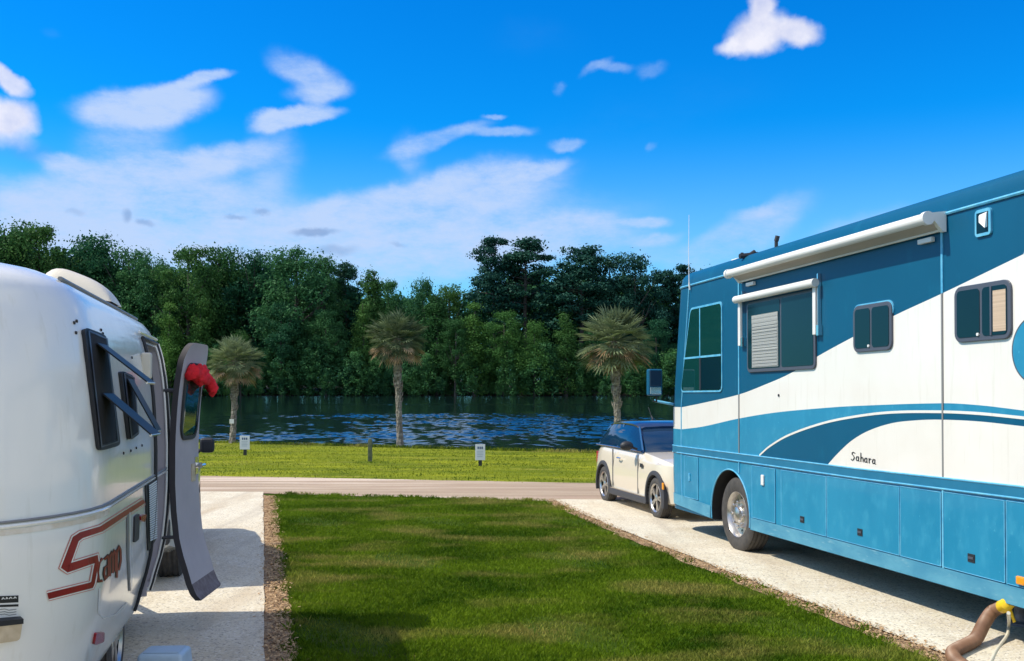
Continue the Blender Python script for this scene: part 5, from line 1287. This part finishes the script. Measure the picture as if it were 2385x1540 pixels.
def suv():
    P = Vector((-3.30, 9.95)); th = R(14.3); a = Vector((-math.sin(th), math.cos(th))); r_ = Vector((math.cos(th), math.sin(th)))
    c = P - r_ * .90
    t = thing('tow_car', 'pale silver tow car with dark glass hitched ahead of the white trailer', 'car', (c.x, c.y, zg(c.y)), th)
    HW = .90
    def st(y, sill, belt, hw): return (y, [(hw - .12, sill), (hw - .03, sill + .04), (hw, sill + .3), (hw, .85), (hw - .03, belt - .10), (hw - .07, belt), (hw * .4, belt + .01)])
    S_ = [st(-.72, .42, .98, .78), st(-.66, .36, 1.05, .84), st(-.4, .30, 1.08, HW), st(.8, .27, 1.08, HW), st(1.9, .27, 1.06, HW), st(2.6, .28, 1.03, HW), st(3.2, .30, .98, .87), st(3.48, .34, .90, .76), st(3.56, .42, .80, .66)]
    o = car_shell(t, 'body', S_, [MT['suv_silver'], MT['under']], None); cut(o, arch_cutters(t, (0, 2.65), .40, .35, HW)); smooth_by_angle(o, 30)
    def gs(y, z0, z1, w0, w1): return (y, [(w0, z0), ((w0 + w1) / 2 + .01, z0 + (z1 - z0) * .6), (w1, z1), (w1 * .5, z1 + .02)])
    g = car_shell(t, 'side_window', [gs(-.60, 1.06, 1.10, .78, .76), gs(-.42, 1.07, 1.48, .82, .68), gs(.2, 1.08, 1.53, .83, .70), gs(1.2, 1.07, 1.54, .83, .70), gs(1.5, 1.06, 1.50, .83, .69), gs(2.25, 1.04, 1.09, .82, .75)], MT['car_glass'], None); smooth_by_angle(g, 30)
    rf = car_shell(t, 'roof', [(y, [(w + .01, z - .03), (w + .014, z), (w * .85, z + .025), (w * .4, z + .035)]) for y, z, w in ((-.52, 1.47, .62), (-.40, 1.52, .67), (.2, 1.56, .70), (1.2, 1.565, .70), (1.55, 1.50, .66))], MT['suv_silver'], None); smooth_by_angle(rf, 40)
    for s_ in (1, -1):
        for y in (0, 2.65): add_wheel(t, (s_ * (HW - .01), y, .36), .36, .24, .23, 'six', left=(s_ < 0))
        m = MB(); m.tube([(s_ * .86, 1.98, 1.10), (s_ * .96, 1.96, 1.18)], .02, 8); mm = m.build('door_mirror', MT['black_rubber'], t, True)
        m = MB(); m.box((min(s_ * .93, s_ * 1.10), 1.90, 1.13), (max(s_ * .93, s_ * 1.10), 2.02, 1.31)); bevel(m.build('mirror_shell', MT['black_rubber'], mm), .05, 3)
        m = MB(); m.box((min(s_ * .66, s_ * .86), -.70, 1.02), (max(s_ * .66, s_ * .86), -.60, 1.10)); bevel(m.build('tail_light', MT['red_lens'], t), .02)
    m = MB(); m.box((-.82, -.80, .42), (.82, -.62, .66)); bevel(m.build('rear_bumper', MT['cladding'], t), .04, 3)
    m = MB(); m.tube([(0, -.7, .36), (0, -1.0, .40)], .03, 8); m.build('tow_bar', MT['under'], t)
    m = MB()
    for s_ in (1, -1): m.tube([(s_ * .62, -.3, 1.60), (s_ * .62, 1.3, 1.62)], .018, 8)
    m.build('roof_rail', MT['black_rubber'], t, True)
suv()

# ------------------------------------------------------------------ signs and post on the far lawn
def sign(px, ytop, ybot, ybase, wpx, label):
    b = ground(px, ybase); d = b.y; k = d / FPX; w = wpx * k / 2; zt = EYE.z + (HY - ytop) * k; zb_ = EYE.z + (HY - ybot) * k
    t = thing('site_sign', label, 'sign', b, 0, 'white site signs on the far lawn')
    z1, z0 = zt - b.z, zb_ - b.z
    m = MB(); m.box((-w, -.012, z0), (w, .004, z1)); bevel(m.build('sign_plate', MT['sign_white'], t), .004)
    m = MB(); m.box((-.045, .006, -.1), (.045, .075, z1 - .04)); m.build('sign_post', MT['post_dark'], t)
    m = MB()
    for i in range(3): m.box((-w * .55 + i * w * .4, -.0145, z1 - .125), (-w * .55 + i * w * .4 + w * .28, -.0122, z1 - .06))
    m.build('sign_number', MT['sign_blue'], t)
    m = MB()
    for i in range(4): m.box((-w * .65, -.0145, z1 - .19 - i * .045), (w * (.6 - .12 * (i % 2)), -.0122, z1 - .172 - i * .045))
    m.build('sign_line', MT['sign_grey'], t)
sign(570, 1015, 1047, 1061, 23, 'small white site sign on dark post near the leftmost palm')
sign(1118.5, 1035, 1072, 1086, 23, 'small white site sign on dark post left of the cream car')
b = ground(862, 1075); k = b.y / FPX
t = MB(); w = 4.6 * k; hgt = 53 * k
t.box((-w, -w, 0), (w, w, hgt)); t.box((-w * .7, -w * .7, hgt), (w * .7, w * .7, hgt + .03))
po = t.build('utility_post', MT['post_green']); bevel(po, .012); po.location = b + Vector((0, 0, -.03)); tag(po, 'short mossy green square post standing alone on the far lawn', 'post')

# ------------------------------------------------------------------ palms
def fan(out_g, origin, dirv, pet, rad, droop, seed, nseg=15, spread=2.5):
    """one costapalmate leaf: stalk + pleated fan of blades"""
    r_ = random.Random(seed); d = dirv.normalized()
    sidev = d.cross(Vector((0, 0, 1)))
    if sidev.length < .1: sidev = Vector((1, 0, 0))
    sidev.normalize(); up = sidev.cross(d).normalized()
    tip = origin + d * pet + Vector((0, 0, -droop * pet * .35))
    out_g.tube([origin, origin.lerp(tip, .5) + Vector((0, 0, .03)), tip], [.018, .014, .010], 4)
    d2 = (d + Vector((0, 0, -droop * .6))).normalized(); sidev = d2.cross(up).normalized(); up2 = sidev.cross(d2).normalized()
    roll = r_.uniform(-.5, .5); sidev = sidev * math.cos(roll) + up2 * math.sin(roll); up2 = sidev.cross(d2).normalized()
    for k in range(nseg):
        a = (k / (nseg - 1) - .5) * spread; l = rad * (1 - .28 * abs(a) / (spread / 2)) * r_.uniform(.85, 1.1)
        dd = (d2 * math.cos(a) + sidev * math.sin(a)).normalized(); sid = (sidev * math.cos(a) - d2 * math.sin(a)).normalized()
        lift = up2 * (.18 * l * abs(math.sin(a)))
        p0 = tip; p1 = tip + dd * l * .55 + lift * .6 + Vector((0, 0, -droop * .06 * l)); p2 = tip + dd * l + lift * .5 + Vector((0, 0, -.04 * l - droop * .30 * l))
        w = l * .055
        out_g.add([p0, p1 - sid * w + up2 * w * .5, p2, p1 + sid * w + up2 * w * .5, p1 - up2 * w * .3], [(0, 1, 4), (0, 4, 3), (1, 2, 4), (4, 2, 3)])
def palm(px, ybase, d, topy, crown_px, lean, label, zbase=None, tag_=False):
    k = d / FPX; x = (px - CX) * k; zb_ = zbase if zbase is not None else EYE.z + (HY - ybase) * k
    zt = EYE.z + (HY - topy) * k; h = zt - zb_; cr = crown_px * k / 2
    t = thing('sabal_palm', label, 'palm tree', (x, d, zb_), 0, 'palms along the lake shore', tilt=False)
    hc_ = h - cr * .80                                       # heart of the crown
    pts = [Vector((lean * k * (1 - s_) ** 1.6, .03 * math.sin(s_ * 4), -.3 + (hc_ + .3) * s_)) for s_ in np.linspace(0, 1, 40)]
    m = MB(); n = 14; v = []
    for i, p in enumerate(pts):
        s_ = i / 39; rad = .095 + .05 * (1 - s_) ** 6 + (.035 if s_ > .55 else .0) * min(1, (s_ - .55) * 5)
        for j in range(n):
            boot = max(0, math.sin(j * 2 * PI * 3.5 / n * 2 + i * 1.25)) * (.022 + .035 * max(0, s_ - .45))
            a = 2 * PI * j / n; v.append(p + Vector((math.cos(a), math.sin(a), 0)) * (rad + boot))
    m.add(v, [(i * n + j, i * n + (j + 1) % n, (i + 1) * n + (j + 1) % n, (i + 1) * n + j) for i in range(39) for j in range(n)])
    # split leaf bases standing off the upper trunk
    r_ = random.Random(int(px))
    for q in range(60):
        s_ = r_.uniform(.45, 1); a = r_.uniform(0, 2 * PI); p = pts[int(s_ * 39)]; o_ = Vector((math.cos(a), math.sin(a), 0))
        m.tube([p + o_ * .08, p + o_ * .135 + Vector((0, 0, .10)), p + o_ * .17 + Vector((0, 0, .22))], [.035, .028, .010], 4)
    m.build('trunk', MT['palm_trunk'], t, False)
    heart = pts[-1]; g = MB(); dm = MB()
    for q in range(125):
        s_ = (q + .5) / 125; el_ = R(88 - 136 * s_ ** .72) + r_.gauss(0, .14); a = q * 2.39996 + r_.uniform(-.3, .3)
        d_ = Vector((math.cos(a) * math.cos(el_), math.sin(a) * math.cos(el_), math.sin(el_))); fl_ = 1 - .22 * max(0, math.sin(el_)) - .10 * max(0, -math.sin(el_))
        fan(g, heart + d_ * .08, d_, cr * r_.uniform(.40, .72) * fl_, cr * r_.uniform(.36, .48), .08 * s_, q * 31 + int(px), 13, 3.4)
    for q in range(22):
        el_ = R(r_.uniform(-50, -10)); a = q * 2.39996 + .5
        d_ = Vector((math.cos(a) * math.cos(el_), math.sin(a) * math.cos(el_), math.sin(el_)))
        fan(dm, heart + d_ * .08 + Vector((0, 0, -.06)), d_, cr * r_.uniform(.40, .66), cr * r_.uniform(.30, .42), .35, q * 17 + int(px), 11, 2.6)
    g.build('crown', MT['palm_green'], t); dm.build('dead_fronds', MT['palm_dead'], t)
    if tag_:
        z = EYE.z + (HY - 981) * k - zb_; q = pts[int(np.clip((z + .3) / (hc_ + .3) * 39, 0, 39))]
        m = MB(); m.box((q.x - .085, q.y - .27, z - .085), (q.x + .085, q.y - .25, z + .085)); m.build('tag_plate', MT['white_plastic'], t)
palm(548, 1027, 38.6, 787, 134, -8, 'leftmost and shortest palm, brown fronds and a white tag on its trunk', None, True)
palm(925, 1038, 36.0, 730, 148, 8, 'middle palm of the three, with a long pale trunk at the lawn edge')
palm(1432, 1062, 31.0, 719, 190, 14, 'largest palm of the three, leaning behind the cream car')

# ------------------------------------------------------------------ wood across the lake
def leaf_cloud(clumps, per, size, flat=.8, bias=.9, seed=0):
    g = np.random.default_rng(seed); n = len(clumps); c = np.repeat(clumps, per, axis=0); N_ = n * per
    d = g.normal(size=(N_, 3)); d /= np.linalg.norm(d, axis=1)[:, None]
    rad = c[:, 3] * g.uniform(.45, 1.05, N_) ** .6 * np.where(g.random(N_) < .30, g.uniform(1.0, 1.9, N_), 1.0)
    p = c[:, :3] + d * rad[:, None] * np.array([1, 1, flat])
    nn = d * bias + g.normal(size=(N_, 3)) * .55; nn /= np.linalg.norm(nn, axis=1)[:, None]
    t = np.cross(nn, g.normal(size=(N_, 3))); t /= np.linalg.norm(t, axis=1)[:, None]; b = np.cross(nn, t)
    s = (size * g.uniform(.6, 1.35, N_))[:, None]
    P = np.stack([p - t * s - b * s * .7, p + t * s - b * s * .5, p + t * s * .8 + b * s * .7, p - t * s * .7 + b * s * .6], 1)
    return P.reshape(-1, 3), np.arange(N_ * 4).reshape(N_, 4)
def tree_kind(kind, seed):
    """unit tree one metre tall: clumps, trunk limbs"""
    r_ = random.Random(seed); cl = []; limbs = []
    if kind == 'broad':
        for q in range(74):
            s_ = r_.random(); z = .22 + .74 * s_; w = .25 * math.sin(PI * (.18 + .74 * s_)) ** .7 * r_.uniform(.25, 1.0) * 1.05; a = r_.uniform(0, 2 * PI); rr = r_.uniform(.035, .085)
            cl.append((w * math.cos(a), w * math.sin(a), min(z, .985 - rr * .8), rr))
        for q in range(7):
            a = r_.uniform(0, 2 * PI); z = r_.uniform(.3, .6); limbs.append((z, a, r_.uniform(.12, .22), r_.uniform(.15, .28)))
    elif kind == 'pine':
        for q in range(64):
            s_ = r_.random() ** .8; z = .40 + .57 * s_; w = (.17 * (1 - s_) ** .55 + .035) * r_.uniform(.35, 1.15); a = r_.uniform(0, 2 * PI); rr = r_.uniform(.030, .055)
            cl.append((w * math.cos(a), w * math.sin(a), min(z, .985 - rr * .6), rr)); limbs.append((z - .03, a, w, .03))
    elif kind == 'column':
        for q in range(46):
            s_ = r_.random(); z = .04 + .90 * s_; w = .15 * (1 - s_ * .75) * r_.uniform(.2, 1.0); a = r_.uniform(0, 2 * PI); rr = r_.uniform(.05, .085) * (1.15 - .5 * s_)
            cl.append((w * math.cos(a), w * math.sin(a), min(z, .985 - rr * .8), rr))
    else:                                                    # shrubby shore tree
        for q in range(50):
            s_ = r_.random(); z = .06 + .86 * s_; w = .34 * math.sin(PI * (.30 + .62 * s_)) * r_.uniform(.2, 1.0); a = r_.uniform(0, 2 * PI); rr = r_.uniform(.06, .11)
            cl.append((w * math.cos(a), w * math.sin(a), min(z, .985 - rr * .8), rr))
    return np.array(cl), limbs
KINDS = {}
for kd, per, sz, fl in (('broad', 200, .0064, .75), ('pine', 190, .0054, .55), ('column', 200, .0062, .95), ('shrub', 200, .0078, .85)):
    KINDS[kd] = []
    for q in range(4):
        cl, limbs = tree_kind(kd, q * 7 + 3); P, F_ = leaf_cloud(cl, per, sz, fl, seed=q + 11)
        KINDS[kd].append((P, F_, limbs))
CROWN = {}; TRUNK = {}
def tree(kind, var, x, y, z, h, wide, m, label, rot=0.0, name=None, group=None):
    nm = name or {'broad': 'broadleaf_tree', 'pine': 'pine_tree', 'column': 'slender_tree', 'shrub': 'shore_tree'}[kind]
    t = thing(nm, label, {'pine': 'pine tree'}.get(kind, 'tree'), (x, y, z), rot, group, tilt=False); t.scale = (h * wide, h * wide, h)
    P, F_, limbs = KINDS[kind][var]; key = (kind, var, m.name)
    if key not in CROWN: o = big_mesh('crown', P, F_, m, t); CROWN[key] = o
    else: o = CROWN[key].copy(); C.objects.link(o); o.parent = t
    tk = (kind, var)
    if tk not in TRUNK:
        mb = MB(); top = .93; r0 = .012 if kind == 'pine' else .016
        rr = random.Random(var); mb.tube([(0, 0, -.05), (.006, 0, .2), (.01 * rr.uniform(-1, 1), .008, .5), (.012 * rr.uniform(-1, 1), 0, top)], [r0 * 1.2, r0, r0 * .75, r0 * .2], 7)
        for zl, a, ln, up in limbs[:26]: mb.tube([(0, 0, zl), (math.cos(a) * ln * .5, math.sin(a) * ln * .5, zl + up * .45), (math.cos(a) * ln, math.sin(a) * ln, zl + up)], [r0 * .4, r0 * .28, r0 * .1], 4)
        o2 = mb.build('trunk', MT['bark'], t, True); TRUNK[tk] = o2
    else: o2 = TRUNK[tk].copy(); C.objects.link(o2); o2.parent = t
    return t
def wood_tree(px, ytop, D, kind, var, wide, m, label, rot=0.0):
    k = D / FPX; z0 = -.9 + max(0, D - 204) * .03; h = EYE.z + (HY - ytop) * k - z0
    return tree(kind, var, (px - CX) * k, D, z0, h, wide, MT[m], label, rot)
TREES = [
    # skyline, left to right
    (8, 506, 206, 'broad', 0, 1.0, 'leaf_mid', 'tall sunlit tree at the far left, above the white trailer roof'),
    (92, 520, 208, 'broad', 1, .95, 'leaf_mid', 'sunlit tree with a forked top, behind the trailer roof vent'),
    (215, 540, 212, 'broad', 2, .9, 'leaf_dark', 'dark flat topped tree right of the sunlit left hand trees'),
    (300, 570, 212, 'broad', 3, .9, 'leaf_dark', 'dark tree stepping down above the trailer window'),
    (352, 592, 209, 'broad', 0, .75, 'leaf_dark', 'low dark tree at the first dip in the left skyline'),
    (440, 570, 205, 'broad', 1, .95, 'leaf_mid', 'broad tree with an airy crown above the open trailer door'),
    (512, 568, 211, 'broad', 2, .9, 'leaf_mid', 'round headed tree above the leftmost palm'),
    (592, 578, 213, 'broad', 3, .95, 'leaf_dark', 'dark tree with gaps in its crown right of the leftmost palm'),
    (690, 570, 206, 'broad', 0, 1.15, 'leaf_dark', 'widest dark round crown between the left and middle palms'),
    (752, 592, 210, 'broad', 2, .7, 'leaf_dark', 'dark shoulder of foliage right of the widest crown'),
    (805, 606, 214, 'pine', 0, .95, 'leaf_pine', 'small tufted pine left of the middle palm'),
    (870, 612, 205, 'column', 0, 1.0, 'leaf_mid', 'slender pointed green tree just left of the middle palm'),
    (905, 650, 212, 'broad', 1, .8, 'leaf_dark', 'low dark tree directly behind the middle palm crown'),
    (985, 645, 208, 'broad', 3, .8, 'leaf_dark', 'low rounded tree right of the middle palm crown'),
    (1045, 658, 211, 'broad', 0, .85, 'leaf_mid', 'low tree at the lowest point of the skyline'),
    (1152, 548, 213, 'pine', 1, 1.05, 'leaf_pine', 'left of the two tallest pines rising over the lake'),
    (1228, 550, 211, 'pine', 2, 1.35, 'leaf_pine', 'right and fuller of the two tallest pines over the lake'),
    (1352, 568, 209, 'pine', 3, 1.4, 'leaf_pine', 'broad dark pine above the largest palm'),
    (1418, 588, 212, 'broad', 1, .9, 'leaf_pine', 'dark blunt topped tree just above the largest palm crown'),
    (1478, 586, 208, 'broad', 2, .9, 'leaf_pine', 'dark rounded tree right of the largest palm crown'),
    (1545, 622, 213, 'pine', 0, 1.0, 'leaf_pine', 'thin tufted pine beside the nose of the motorhome'),
    (1592, 612, 215, 'pine', 1, 1.0, 'leaf_pine', 'pine with a ball shaped top at the motorhome whip aerial'),
    (1650, 620, 210, 'broad', 3, .9, 'leaf_dark', 'dark tree showing through and over the motorhome cab'),
    # shore trees in front
    (395, 700, 199, 'column', 1, 1.1, 'leaf_bright', 'yellow green slender tree between trailer and open door'),
    (470, 690, 200, 'column', 2, 1.05, 'leaf_mid', 'green slender tree standing behind the open trailer door'),
    (560, 760, 198, 'shrub', 0, .8, 'leaf_mid', 'bushy shore tree behind the leftmost palm'),
    (655, 700, 200, 'broad', 3, 1.1, 'leaf_dark', 'deep shaded tree hanging over the left of the lake'),
    (760, 720, 200, 'broad', 1, 1.0, 'leaf_dark', 'shaded shore tree midway between left and middle palms'),
    (845, 690, 201, 'column', 3, 1.05, 'leaf_mid', 'tall shore tree left of the middle palm trunk'),
    (1015, 672, 202, 'column', 0, 1.3, 'leaf_mid', 'green spire of a tree right of the middle palm'),
    (1105, 700, 199, 'column', 1, 1.35, 'leaf_bright', 'bright green spire at the centre of the far bank'),
    (1175, 722, 198, 'broad', 1, 1.0, 'leaf_bright', 'bright leafy shore tree beneath the two tallest pines'),
    (1245, 745, 198, 'shrub', 2, .95, 'leaf_bright', 'light green shore tree touching the water under the fuller pine'),
    (1318, 715, 199, 'column', 3, 1.3, 'leaf_mid', 'green shore tree left of the largest palm crown'),
    (1385, 760, 201, 'broad', 0, .9, 'leaf_dark', 'dark shore tree half hidden by the largest palm'),
    (1530, 740, 200, 'broad', 2, .9, 'leaf_dark', 'dark shore tree behind the motorhome mirror'),
    (925, 770, 199, 'shrub', 0, .7, 'leaf_dark', 'dark bush on the far bank behind the middle palm trunk'),
    (1060, 740, 198, 'broad', 2, 1.0, 'leaf_mid', 'mid green leafy tree low on the far bank between the green spires'),
]
for i, (px, yt, D, kd, va, wd, m_, lb) in enumerate(TREES): wood_tree(px, yt, D, kd, va, wd, m_, lb, i * 1.7)
def far_wood():
    """the rest of the wood: a closed mass behind and between the trees above"""
    sky = [(-400, 540), (-200, 520), (0, 530), (90, 545), (210, 565), (350, 612), (440, 600), (600, 610), (740, 620), (800, 660), (960, 680), (1100, 690), (1150, 640), (1230, 640), (1350, 625), (1480, 640), (1560, 660), (1800, 650), (2300, 600)]
    for nm, mt, D0, D1, lo, hi, cnt, seed, lbl in (('far_wood', 'leaf_dark', 214, 235, .86, 1.02, 120, 3, 'dense dark wood filling the far bank behind the nearer trees'), ('shore_thicket', 'leaf_dark', 195.5, 205, .10, .46, 340, 4, 'low tangled thicket along the far water line')):
        g = random.Random(seed); VV = []; FF = []; b = 0
        for q in range(cnt):
            px = -420 + 2500 * (q + g.uniform(-.4, .4)) / cnt; D = g.uniform(D0, D1); k = D / FPX
            yt = float(np.interp(px, [s_[0] for s_ in sky], [s_[1] for s_ in sky])); z0 = -1.0; h = (EYE.z + (HY - yt) * k - z0) * g.uniform(lo, hi)
            kd = g.choice(['broad', 'shrub']) if nm == 'far_wood' else g.choice(['shrub', 'column', 'shrub', 'broad']); P = KINDS[kd][g.randrange(4)][0].reshape(-1, 4, 3)[::5]; P = (P - P.mean(1, keepdims=True)) * 2.0 + P.mean(1, keepdims=True); P = P.reshape(-1, 3); F_ = np.arange(len(P)).reshape(-1, 4); a = g.uniform(0, 6.28); w = h * g.uniform(.8, 1.15) * (1.0 if nm == 'far_wood' else 1.1)
            ca, sa_ = math.cos(a) * w, math.sin(a) * w
            Q = np.stack([P[:, 0] * ca - P[:, 1] * sa_ + (px - CX) * k, P[:, 0] * sa_ + P[:, 1] * ca + D, P[:, 2] * h + z0], 1)
            VV.append(Q); FF.append(F_ + b); b += len(Q)
        o = big_mesh(nm, np.concatenate(VV), np.concatenate(FF), MT[mt]); o['kind'] = 'stuff'; tag(o, lbl, 'wood')
far_wood()
